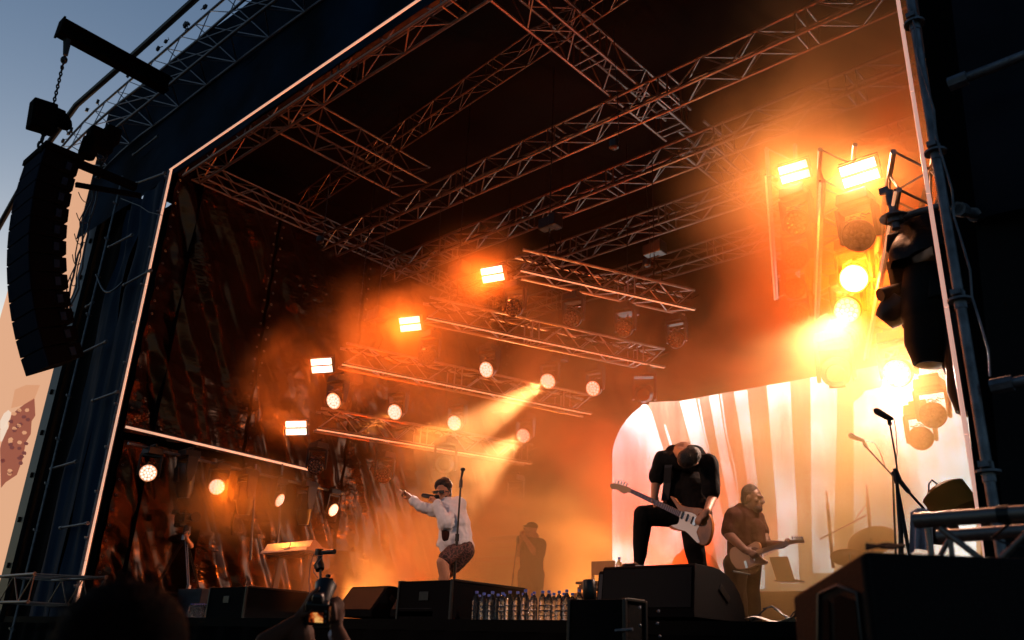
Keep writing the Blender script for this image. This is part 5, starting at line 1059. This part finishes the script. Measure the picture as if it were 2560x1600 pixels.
# --- guitars
mat('sunburst', (.30, .09, .02), .2, coat=.6, var=.5, vscale=5); mat('pickguard', (.75, .68, .64), .35); mat('maple', (.42, .20, .08), .4); mat('rosewood', (.10, .03, .015), .5); mat('butter', (.26, .11, .035), .3, coat=.4); mat('chrome', (.7, .7, .72), .15, 1); mat('fret_wire', (.30, .20, .14), .6)
def outline(fn, pts, n=3):
    q = [V((x, y, 0)) for x, y in pts]; k = len(q); out = []
    for i in range(k):
        p0, p1, p2, p3 = q[i-1], q[i], q[(i+1) % k], q[(i+2) % k]
        for j in range(n):
            t = j/n; p = .5*((2*p1)+(p2-p0)*t+(2*p0-5*p1+4*p2-p3)*t*t+(3*p1-p0-3*p2+p3)*t**3); out.append(fn(p.x, p.y))
    return out
def slab(ps, th, name, m, par, dy=0, smooth=False, bevel=0):
    k = len(ps); g = G(); a = [p+V((0, dy, 0)) for p in ps]; g.add(a+[p+V((0, th, 0)) for p in a], [tuple(range(k)), tuple(range(2*k-1, k-1, -1))]+[(i, (i+1) % k, (i+1) % k+k, i+k) for i in range(k)]); return g.build(name, m, par, bevel=bevel)
def guitar(label, fn, body, guard, nut, heel, head, m_body, m_guard, m_board, wn=.026, wh=.03, bridge=None, pick=(), pegs=()):
    t = thing('electric_guitar', label, 'guitar', fn(*heel)); slab(outline(fn, body), .05, 'body', m_body, t, 0, bevel=.006); slab(outline(fn, guard, 2), .004, 'pickguard', m_guard, t, -.005)
    a = fn(*nut); b_ = fn(*heel); d = (b_-a).normalized(); w = d.cross(V((0, 1, 0))).normalized()
    g = G(); vs = [a+w*wn*.8, a-w*wn*.8, b_-w*wh, b_+w*wh]; g.add([v+V((0, -.012, 0)) for v in vs]+[v+V((0, .012, 0)) for v in vs], [(0, 1, 2, 3), (7, 6, 5, 4), (0, 4, 5, 1), (1, 5, 6, 2), (2, 6, 7, 3), (3, 7, 4, 0)]); g.build('neck', m_board, t)
    g = G(); L = (b_-a).length; R = Matrix((d, V((0, 1, 0)), w)).transposed()
    for i in range(19): x = 1-2**(-(i+1)/12); x /= (1-2**(-20/12)); p = a.lerp(b_, x); g.box(p+V((0, -.0135, 0)), (.0035, .003, (wn*.8+(wh-wn*.8)*x)*1.9), R)
    g.build('frets', 'fret_wire', t); slab(outline(fn, head, 2), .016, 'headstock', 'maple', t, -.008)
    g = G()
    for p in pegs: q = fn(*p); g.tube([q, q+w*.03*(1 if (q+w).z > q.z else -1)], .006, 6); g.ell(q+w*.034*(1 if (q+w).z > q.z else -1), (.009, .005, .011))
    g.build('tuning_pegs', 'chrome', t)
    if bridge:
        g = G(); br = fn(*bridge)
        for k in range(-2, 4): o_ = w*(k-.5)*.0085; g.tube([a+o_*.8+V((0, -.017, 0)), br+o_*1.1+V((0, -.017, 0))], .0012, 3)
        g.build('strings', 'chrome', t); g = G(); g.box(br+V((0, -.012, 0)), (.03, .014, .08), R); g.build('bridge', 'chrome', t)
    for p in pick: g = G(); g.box(fn(*p)+V((0, -.012, 0)), (.018, .012, .075), R); g.build('pickup', 'black_plastic' if m_guard == 'pickguard' else 'chrome', t, bevel=.003)
    return t, w, d
# --- bowed guitarist
Yg1 = 7.75; S = 1.08
def z2(x, y, dy=0): return AY(1420+x/3.78, 1050+y/3.78, Yg1+dy)
guitar('sunburst electric guitar with a white pickguard played by the bowed man', lambda x, y: z2(x, y, -.30), ((965, 718), (1005, 735), (1045, 788), (1110, 815), (1180, 824), (1250, 832), (1310, 865), (1350, 930), (1362, 1010), (1350, 1090), (1318, 1165), (1275, 1185), (1230, 1165), (1180, 1115), (1120, 1062), (1050, 1047), (985, 1035), (948, 1008), (985, 992), (1030, 990), (1050, 950), (1046, 890), (1028, 830), (1002, 785), (975, 745)),
       ((1062, 868), (1175, 878), (1232, 930), (1238, 1010), (1215, 1060), (1246, 1150), (1222, 1158), (1165, 1100), (1110, 1050), (1040, 1030), (978, 996), (1036, 985), (1056, 935)), (600, 672), (1062, 888), ((600, 650), (560, 630), (500, 612), (440, 600), (408, 605), (402, 630), (420, 655), (455, 655), (490, 672), (530, 698), (560, 682), (592, 690)),
       'sunburst', 'pickguard', 'rosewood', bridge=(1205, 960), pick=((1085, 900), (1130, 925), (1180, 948)), pegs=((440, 604), (468, 610), (496, 615), (522, 622), (548, 630)))
pr = person('man in a black T-shirt bowed low over his guitar with one foot on the monitor', (z2(1100, 1400).x, Yg1, DECK))
b = BodyG(); hc = z2(1150, 350, -.42); Ph, Rh = b.head(hc, (z2(1010, 470, -.15)-hc), (z2(1230, 250, -.95)-hc), S*1.08)
shL = z2(900, 380, -.12); shR = z2(1325, 410, -.12); up = z2(1100, 330, .0); mid = z2(1110, 600, .12); hp = z2(1090, 860, .18)
b.cap(up+V((0, -.1, 0)), hc, .065*S, .06*S); b.cap(shL, shR, .075*S, .075*S); b.cap(up, mid, .13*S, .13*S); b.cap(mid, hp, .13*S, .14*S)
eL = z2(830, 610, -.10); wL = z2(815, 745, -.26); b.chain([shL, eL, wL], [.06*S, .046*S, .032*S]); b.hand(wL+V((0, .03, 0)), z2(815, 830, -.30)-wL, (.8, -.3, -.1), S, curl=.9, side=1)
eR = z2(1365, 730, -.08); wR = z2(1310, 870, -.30); b.chain([shR, eR, wR], [.06*S, .046*S, .032*S]); b.hand(wR, z2(1220, 950, -.36)-wR, (-.3, .5, -.6), S, curl=.55, side=-1)
hL = z2(1000, 890, .14); hR = z2(1180, 900, .2); kL = z2(700, 900, -.10); aL = z2(668, 1370, -.05); kR = z2(1190, 1180, .10); aR = V((z2(1260, 1500, .3).x, Yg1+.35, DECK+.08))
b.chain([hL, kL, aL], [.095*S, .062*S, .042*S]); b.chain([hR, kR, aR], [.1*S, .065*S, .045*S]); b.cap(aL, z2(560, 1415, -.2), .042*S, .035*S); b.cap(aR, aR+V((-.1, -.12, -.04)), .045*S, .035*S); b.skin('body', 'skin', pr, .009, 4)
c = BodyG(); c.cap(shL, shR, .088*S, .088*S); c.cap(z2(1000, 335, .0), z2(1200, 335, .0), .105*S, .105*S); c.cap(z2(1090, 360, .02), z2(1110, 620, .10), .15*S, .15*S); c.cap(z2(1060, 620, .08), z2(1050, 800, .14), .15*S, .16*S); c.cap(z2(1180, 620, .08), z2(1230, 830, .12), .14*S, .13*S); c.cap(z2(1260, 800, .1), z2(1320, 1040, .1), .10*S, .05*S)
c.cap(shL, z2(838, 540, -.10), .10*S, .082*S); c.cap(shR, z2(1352, 670, -.09), .10*S, .085*S); c.skin('t_shirt', 'tee_black', pr, .011, 3, fold=.009, seed=2)
c = BodyG(); c.chain([z2(1040, 860, .16), hL, z2(715, 905, -.09)], [.15*S, .13*S, .097*S]); c.chain([z2(712, 900, -.10), z2(690, 1130, -.06), z2(672, 1340, -.05)], [.098*S, .082*S, .057*S]); c.chain([z2(1150, 860, .2), z2(1180, 1000, .18), kR, z2(1235, 1420, .2), aR+V((0, 0, .08))], [.15*S, .125*S, .10*S, .085*S, .07*S]); c.skin('trousers', 'trousers', pr, .011, 3, fold=.006, seed=5)
c = BodyG(); c.cap(z2(665, 1402, -.05), z2(545, 1405, -.22), .05*S, .05*S); c.cap(z2(600, 1415, -.15), z2(530, 1420, -.24), .05*S, .045*S); c.cap(aR+V((0, 0, -.03)), aR+V((-.14, -.16, -.04)), .05*S, .045*S); c.skin('shoes', 'shoe', pr, .010, 2)
g = G(); g.box(z2(668, 1385, -.12), (.10*S, .05, .022)); g.build('sock', 'shoe_white', pr, bevel=.004)
hair(Ph, Rh, S*1.08, pr, seed=9, cover=1.0); c = BodyG(); c.ell(Ph(0, .062, -.085), (.045*S, .04*S, .03*S), Rh); c.skin('beard', 'beard', pr, .009, 2, fold=.002)
mat('strap_grey', (.012, .010, .012), .8); g = G(); q = [z2(960, 330, -.17), z2(945, 450, -.2), z2(935, 600, -.12), z2(915, 760, -.1)]
for a_, b2 in zip(q, q[1:]): dn, s_, u_ = frame(b2-a_); g.add([a_+V((.045, 0, 0)), a_-V((.045, 0, 0)), b2-V((.045, 0, 0)), b2+V((.045, 0, 0)), a_+V((.045, .01, 0)), a_+V((-.045, .01, 0)), b2+V((-.045, .01, 0)), b2+V((.045, .01, 0))], [(0, 1, 2, 3), (7, 6, 5, 4), (0, 3, 7, 4), (1, 5, 6, 2)])
g.build('guitar_strap', 'strap_grey', pr)
# --- second guitarist
Yg2 = 9.4; S = 1.2
def zt(x, y, dy=0): return AY(1700+x/3.36, 1150+y/3.36, Yg2+dy)
pr = person('bearded man in a dark red T-shirt standing in profile and playing a pale guitar', (zt(520, 1000).x, Yg2, DECK))
b = BodyG(); hc = zt(612, 330, 0); Ph, Rh = b.head(hc, (zt(720, 338, -.0)-zt(600, 330, 0)), (0, 0, 1), S*1.05)
nk = zt(578, 420, .02); shN = zt(455, 480, -.12); shF = zt(640, 500, .16); ch = zt(555, 560, .05); wa = zt(540, 750, .05); hp = zt(520, 880, .05)
b.cap(nk, hc+V((0, 0, -.03)), .07*S, .06*S); b.cap(nk, ch, .09*S, .155*S); b.cap(shN, shF, .075*S, .07*S); b.cap(ch, wa, .14*S, .15*S); b.cap(wa, hp, .145*S, .14*S)
eN = zt(410, 630, -.2); wN = zt(545, 755, -.32); b.chain([shN, eN, wN], [.065*S, .052*S, .036*S]); b.hand(wN, zt(620, 790, -.36)-wN, (0, .8, -.5), S, curl=.7, side=1)
eF = zt(735, 715, .12); wF = zt(860, 712, -.12); b.chain([shF, eF, wF], [.065*S, .05*S, .036*S]); b.hand(wF, zt(930, 700, -.18)-wF, (-.2, -.6, .6), S, curl=.8, side=1)
for k, x in ((-.1, 470), (.14, 580)): h_ = zt(x, 890, k); b.chain([h_, V((h_.x, h_.y, DECK+.5)), V((h_.x, h_.y+.05, DECK+.07))], [.1*S, .07*S, .045*S]); b.cap(V((h_.x, h_.y+.05, DECK+.05)), V((h_.x+.15, h_.y-.05, DECK+.04)), .045*S, .035*S)
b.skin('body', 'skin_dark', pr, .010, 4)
c = BodyG(); c.cap(zt(545, 490, .03), zt(545, 740, .05), .155*S, .175*S); c.cap(shN, shF, .085*S, .08*S); c.cap(zt(540, 740, .05), zt(535, 860, .05), .17*S, .16*S); c.cap(shN, zt(415, 590, -.17), .10*S, .085*S); c.cap(shF, zt(690, 600, .14), .09*S, .07*S); c.cap(zt(640, 560, .0), zt(655, 700, .0), .08*S, .08*S); c.skin('t_shirt', 'tee_red', pr, .012, 3, fold=.008, seed=6)
c = BodyG(); 
for k, x in ((-.1, 470), (.14, 580)): h_ = zt(x, 880, k); c.chain([h_, V((h_.x, h_.y, DECK+.5)), V((h_.x, h_.y+.05, DECK+.1))], [.125*S, .09*S, .075*S])
c.skin('trousers', 'trousers', pr, .012, 3, fold=.005)
hair(Ph, Rh, S*1.05, pr, 'beard', seed=12, cover=1.03, top=.008); c = BodyG(); c.ell(Ph(0, .055, -.085), (.054*S, .048*S, .040*S), Rh); c.skin('beard', 'beard', pr, .010, 2, fold=.002)
guitar('pale wooden electric guitar of the bearded man, pointing right', lambda x, y: zt(x, y, -.30), ((415, 800), (422, 750), (465, 727), (530, 735), (580, 712), (630, 686), (660, 695), (673, 735), (662, 785), (688, 828), (726, 848), (715, 870), (670, 880), (640, 882), (600, 905), (540, 918), (480, 915), (450, 885), (425, 845)),
       ((590, 850), (600, 740), (655, 740), (660, 790), (688, 830), (722, 850), (712, 868), (660, 872), (620, 866)), (915, 692), (645, 780), ((915, 678), (940, 672), (1040, 676), (1046, 690), (1030, 698), (990, 696), (960, 703), (918, 706)), 'butter', 'rosewood', 'maple', bridge=(560, 878), pick=((625, 820),), pegs=((950, 674), (968, 674), (986, 674), (1004, 675), (1022, 676), (1036, 677)))
# --- capped man in the smoke
Yc_ = 11.2; S = 1.12
def z1(x, y, dy=0): return AY(960+x/3.36, 1150+y/3.36, Yc_+dy)
pr = person('hazy man with a cap and glasses holding a microphone to his mouth in the smoke', (z1(1240, 1000).x, Yc_, DECK))
b = BodyG(); hc = z1(1232, 590); Ph, Rh = b.head(hc, (z1(1150, 588, -.05)-z1(1232, 590)), (0, 0, 1), S); nk = z1(1255, 650); ch = z1(1250, 760); hp = z1(1235, 960); sN = z1(1310, 710, -.1); sF = z1(1180, 700, .12)
b.cap(nk, hc, .062*S, .06*S); b.cap(nk, ch, .09*S, .16*S); b.cap(sN, sF, .075*S, .07*S); b.cap(ch, hp, .16*S, .15*S)
e1 = z1(1262, 775, -.22); w1 = z1(1180, 650, -.2); b.chain([sN, e1, w1], [.06*S, .048*S, .034*S]); b.hand(w1, z1(1150, 610, -.18)-w1, (.8, 0, .2), S, curl=.9)
e2 = z1(1128, 790, -.02); w2 = z1(1155, 660, -.12); b.chain([sF, e2, w2], [.06*S, .048*S, .034*S]); b.hand(w2, z1(1150, 610, -.14)-w2, (.8, 0, .2), S, curl=.9, side=-1)
for k, x in ((-.1, 1190), (.12, 1280)): h_ = z1(x, 970, k); b.chain([h_, V((h_.x, h_.y, DECK+.5)), V((h_.x, h_.y, DECK+.07))], [.1*S, .07*S, .045*S]); b.cap(V((h_.x, h_.y, DECK+.05)), V((h_.x-.12, h_.y-.1, DECK+.04)), .045*S, .035*S)
b.skin('body', 'skin', pr, .011, 3)
c = BodyG(); c.cap(z1(1245, 740), z1(1235, 960), .185*S, .18*S); c.cap(sN, sF, .10*S, .09*S); c.cap(sN, z1(1310, 780, -.15), .1*S, .085*S); c.skin('t_shirt', 'tee_black', pr, .013, 3, fold=.006)
c = BodyG()
for k, x in ((-.1, 1190), (.12, 1280)): h_ = z1(x, 960, k); c.chain([h_, V((h_.x, h_.y, DECK+.5)), V((h_.x, h_.y, DECK+.1))], [.13*S, .10*S, .08*S])
c.skin('trousers', 'trousers', pr, .013, 3)
c = BodyG(); c.ell(Ph(0, -.015, .060), (.084*S, .098*S, .066*S), Rh); c.ell(Ph(0, .075, .062), (.065*S, .06*S, .012*S), Rh); c.skin('cap', 'trousers', pr, .009, 2)
g = G(); g.box(Ph(0, .09, .018), (.13*S, .01, .03*S), Rh); g.build('glasses', 'black_plastic', pr)
# --- seated drummer far back
Yd2 = 13.0
def z2b(x, y, dy=0): return AY(1420+x/3.78, 1050+y/3.78, Yd2+dy)
pr = person('hazy seated figure behind the legs of the bowed guitarist', (z2b(1190, 1450).x, Yd2, DECK+.66)); S = 1.25
b = BodyG(); hc = z2b(1190, 1195); b.head(hc, (.3, -1, -.1), (0, 0, 1), S*.9); b.cap(hc, z2b(1190, 1290), .06*S, .07*S); b.cap(z2b(1080, 1340), z2b(1310, 1350), .1*S, .1*S); b.cap(z2b(1190, 1330), z2b(1190, 1480), .2*S, .2*S); b.chain([z2b(1060, 1350), z2b(1000, 1440, -.1), z2b(1050, 1500, -.4)], [.085*S, .06*S, .04*S]); b.hand(z2b(1050, 1500, -.4), (.3, -1, 0), (0, 0, -1), S, curl=.9); b.chain([z2b(1330, 1350), z2b(1380, 1440, -.1), z2b(1330, 1500, -.4)], [.085*S, .06*S, .04*S]); b.hand(z2b(1330, 1500, -.4), (-.3, -1, 0), (0, 0, -1), S, curl=.9)
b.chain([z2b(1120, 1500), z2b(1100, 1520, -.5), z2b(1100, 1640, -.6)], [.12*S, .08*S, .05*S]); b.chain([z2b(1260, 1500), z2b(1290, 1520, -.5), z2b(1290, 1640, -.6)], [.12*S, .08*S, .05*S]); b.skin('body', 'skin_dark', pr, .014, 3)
c = BodyG(); c.cap(z2b(1080, 1345), z2b(1310, 1355), .125*S, .125*S); c.cap(z2b(1190, 1340), z2b(1190, 1480), .22*S, .23*S); c.cap(z2b(1070, 1350), z2b(1010, 1430, -.1), .11*S, .09*S); c.cap(z2b(1320, 1350), z2b(1375, 1430, -.1), .11*S, .09*S); c.skin('t_shirt', 'tee_red', pr, .014, 3)
# --- camera operator
Yo_ = 8.85; S = 1.2
def zo(x, y, dy=0): return AY(330+x/5.04, 1200+y/5.04, Yo_+dy)
pr = person('camera operator in black behind the broadcast camera, one lit forearm on the tripod handle', (zo(520, 1200).x, Yo_, DECK))
b = BodyG(); hc = zo(520, 520, .15); Ph, Rh = b.head(hc, (1, -.3, 0), (0, 0, 1), S); sh1 = zo(600, 700, .05); sh2 = zo(400, 690, .1); b.cap(hc, zo(500, 640, .12), .06*S, .07*S); b.cap(sh1, sh2, .075*S, .075*S); b.cap(zo(500, 700, .12), zo(500, 1050, .15), .15*S, .15*S)
e = zo(745, 830, -.25); w = zo(690, 735, -.42); b.chain([sh1, e, w], [.06*S, .045*S, .032*S]); b.hand(w, zo(675, 660, -.46)-w, (.9, 0, 0), S, curl=1.0, side=1)
e = zo(330, 900, -.05); w = zo(300, 850, -.25); b.chain([sh2, e, w], [.06*S, .045*S, .032*S]); b.hand(w, zo(345, 815, -.3)-w, (.2, .1, -1), S, curl=1.1, side=-1)
for x in (450, 560): h_ = zo(x, 1060, .15); b.chain([h_, V((h_.x, h_.y, DECK+.5)), V((h_.x, h_.y, DECK+.07))], [.1*S, .07*S, .045*S]); b.cap(V((h_.x, h_.y, DECK+.05)), V((h_.x+.12, h_.y-.1, DECK+.04)), .045*S, .035*S)
b.skin('body', 'skin', pr, .010, 3)
c = BodyG(); c.cap(sh1, sh2, .1*S, .1*S); c.cap(zo(500, 720, .12), zo(500, 1060, .15), .18*S, .18*S); c.cap(sh1, zo(720, 800, -.17), .095*S, .07*S); c.cap(sh2, zo(345, 880, -.05), .095*S, .07*S); c.skin('t_shirt', 'trousers', pr, .013, 3, fold=.006)
c = BodyG()
for x in (450, 560): h_ = zo(x, 1050, .15); c.chain([h_, V((h_.x, h_.y, DECK+.5)), V((h_.x, h_.y, DECK+.1))], [.13*S, .10*S, .08*S])
c.skin('trousers', 'trousers', pr, .013, 3); hair(Ph, Rh, S, pr, seed=20)
# --- spectator head close to the camera
pr = person('blurred spectator close to the camera, dark reddish hair seen from behind', AD(305, 1660, 1.5)); hc = AD(305, 1655, 1.5); S = 1.1
b = BodyG(); Ph, Rh = b.head(hc, (-.7, .7, .1), (0, 0, 1), S); nk = hc+V((0, 0, -.17)); b.cap(hc, nk, .06, .065); sv = V((.7, .7, 0))
b.cap(nk-sv*.17+V((0, 0, -.08)), nk+sv*.17+V((0, 0, -.08)), .07, .07); b.cap(nk+V((0, 0, -.15)), V((nk.x, nk.y, .9)), .14, .15)
for k in (-1, 1): b.chain([nk+sv*.19*k+V((0, 0, -.09)), nk+sv*.24*k+V((0, 0, -.38)), nk+sv*.2*k+V((-.1, .1, -.6))], [.055, .042, .03]); b.hand(nk+sv*.2*k+V((-.1, .1, -.6)), (-.2, .2, -1), (0, 0, 0) if False else (-.7, .7, 0), .95, curl=.4, side=k); b.chain([V((nk.x, nk.y, .9))+sv*.09*k, V((nk.x, nk.y, .5))+sv*.1*k, V((nk.x, nk.y, .08))+sv*.1*k], [.09, .065, .045]); b.cap(V((nk.x, nk.y, .05))+sv*.1*k, V((nk.x-.12, nk.y+.12, .04))+sv*.1*k, .045, .035)
b.skin('body', 'skin', pr, .012, 3); mat('hair_red', (.004, .0007, .0005), .8, bump=.5, bscale=120, spec=.04); mat('skin_shaded', (.05, .018, .010), .7, spec=.08)  # darker skin copy for the photographer, shade put into its colour
c = BodyG(); c.ell(Ph(0, -.02, .03), (.105*S, .112*S, .10*S), Rh); c.ell(Ph(0, -.05, -.07), (.10*S, .09*S, .14*S), Rh); c.skin('hair', 'hair_red', pr, .012, 4, fold=.003)
rr = random.Random(8); g = G()
for k in range(260):
    a = rr.uniform(0, 2*pi); e = rr.uniform(.1, 1.45); d0 = Rh @ V((cos(a)*cos(e)*.105*S, sin(a)*cos(e)*.112*S-.02, sin(e)*.10*S+.03)); p0 = hc+d0*.97; tw = V((rr.uniform(-1, 1), rr.uniform(-1, 1), rr.uniform(-.3, .6)))*.022; g.tube([p0, p0+d0*.10+tw*.5, p0+d0*.14+tw*1.6+V((0, 0, -.012))], [.0011, .0009, .0005], 3, caps=False)
g.build('loose_hair', 'hair_red', pr)
c = BodyG(); c.cap(nk-sv*.17+V((0, 0, -.1)), nk+sv*.17+V((0, 0, -.1)), .085, .085); c.cap(nk+V((0, 0, -.18)), V((nk.x, nk.y, .9)), .17, .17); c.skin('jacket', 'trousers', pr, .014, 3)
# --- photographer with raised camera
Dp = 4.2
def zp(x, y, dd=0): return AD(640+x/6.87, 1380+y/6.87, Dp+dd)
pr = person('shaven headed photographer with a wristband raising a camera with both hands', zp(740, 1600)); S = 1.0; hc = zp(745, 1590, .05)
away = V((CF.x, CF.y, 0)).normalized(); rt_ = V((away.y, -away.x, 0))
b = BodyG(); Ph, Rh = b.head(hc, away+V((0, 0, .25)), (0, 0, 1), 1.02*S); nk = hc+V((0, 0, -.16)); b.cap(hc, nk, .062, .065); b.cap(nk-rt_*.16+V((0, 0, -.07)), nk+rt_*.16+V((0, 0, -.07)), .07, .07); b.cap(nk+V((0, 0, -.14)), V((nk.x, nk.y, .85)), .15, .15)
eL = zp(150, 1560, -.1); wL = zp(770, 1150, .05); b.chain([nk-rt_*.17+V((0, 0, -.07)), eL, wL], [.06, .05, .034]); 
eR = zp(1560, 1750, -.1); wR = zp(1370, 1290, .05); b.chain([nk+rt_*.17+V((0, 0, -.07)), eR, wR], [.06, .048, .033])
b.hand(wL, zp(880, 860, .06)-wL, rt_+away*.3, 1.08, curl=.22, side=-1); b.hand(wR, zp(1420, 1000, .05)-wR, -rt_+away*.5, 1.08, curl=.75, side=-1, spread=.2)
b.cap(zp(1340, 1150, .0), zp(1330, 1010, .0), .016, .014); b.cap(zp(1330, 1010, 0), zp(1320, 900, .02), .014, .012)
for k in (-1, 1): b.chain([V((nk.x, nk.y, .85))+rt_*.1*k, V((nk.x, nk.y, .48))+rt_*.1*k, V((nk.x, nk.y, .08))+rt_*.1*k], [.1, .07, .045]); b.cap(V((nk.x, nk.y, .05))+rt_*.1*k, V((nk.x, nk.y, .04))+rt_*.1*k+away*.15, .045, .035)
b.skin('body', 'skin_shaded', pr, .008, 4); c = BodyG(); c.cap(nk-rt_*.16+V((0, 0, -.09)), nk+rt_*.16+V((0, 0, -.09)), .09, .09); c.cap(nk+V((0, 0, -.17)), V((nk.x, nk.y, .85)), .18, .18); c.skin('t_shirt', 'trousers', pr, .013, 3)
mat('band_white', (.5, .48, .52), .6); g = G(); a = zp(1385, 1420, .03); d_ = (wR-eR).normalized(); g.tube([a-d_*.014, a+d_*.014], .040, 16); g.build('wristband', 'band_white', pr, smooth=True)
t = thing('photo_camera', 'black photo camera held up in both hands with a glowing rear display', 'camera', zp(1060, 1050)); up_ = V((0, 0, 1)); fwd = (away+V((0, 0, .45))).normalized(); upc = rt_.cross(fwd).normalized(); R = Matrix((rt_, fwd, upc)).transposed(); cc = zp(1060, 1040, .03)
g = G(); g.box(cc, (.115, .06, .115), R); g.box(cc+upc*.075, (.06, .06, .045), R, taper=.8); g.build('body', 'black_plastic', t, bevel=.01)
g = G(); g.tube([cc+fwd*.03+upc*.01, cc+fwd*.05+upc*.02, cc+fwd*.14+upc*.06, cc+fwd*.17+upc*.075], [.035, .045, .05, .056], 20); g.build('lens', 'black_plastic', t, smooth=True)
def disp_mat():
    m = mat('display', (.01, .01, .01), .3); N = m.node_tree; b = N.nodes['Principled BSDF']; tc = N.nodes.new('ShaderNodeTexCoord'); n = N.nodes.new('ShaderNodeTexNoise'); n.inputs['Scale'].default_value = 28; N.links.new(tc.outputs['Object'], n.inputs['Vector'])
    r = N.nodes.new('ShaderNodeValToRGB'); r.color_ramp.elements[0].position = .45; r.color_ramp.elements[0].color = (.02, .002, 0, 1); r.color_ramp.elements[1].position = .68; r.color_ramp.elements[1].color = (1, .5, .14, 1); e = r.color_ramp.elements.new(.56); e.color = (.5, .06, .005, 1)
    N.links.new(n.outputs[0], r.inputs[0]); N.links.new(r.outputs[0], b.inputs['Emission Color']); b.inputs['Emission Strength'].default_value = .8
disp_mat(); g = G(); g.box(cc-fwd*.032-upc*.012, (.068, .004, .048), R @ Matrix.Rotation(.0, 3, 'Y')); g.build('display', 'display', t)
g = G()
for k in range(3): g.box(cc-fwd*.032+rt_*(.046)+upc*(-.03+.025*k), (.01, .005, .01), R)
g.build('buttons', 'steel', t)
for _o in bpy.data.objects:
    if '_o' in _o: del _o['_o']
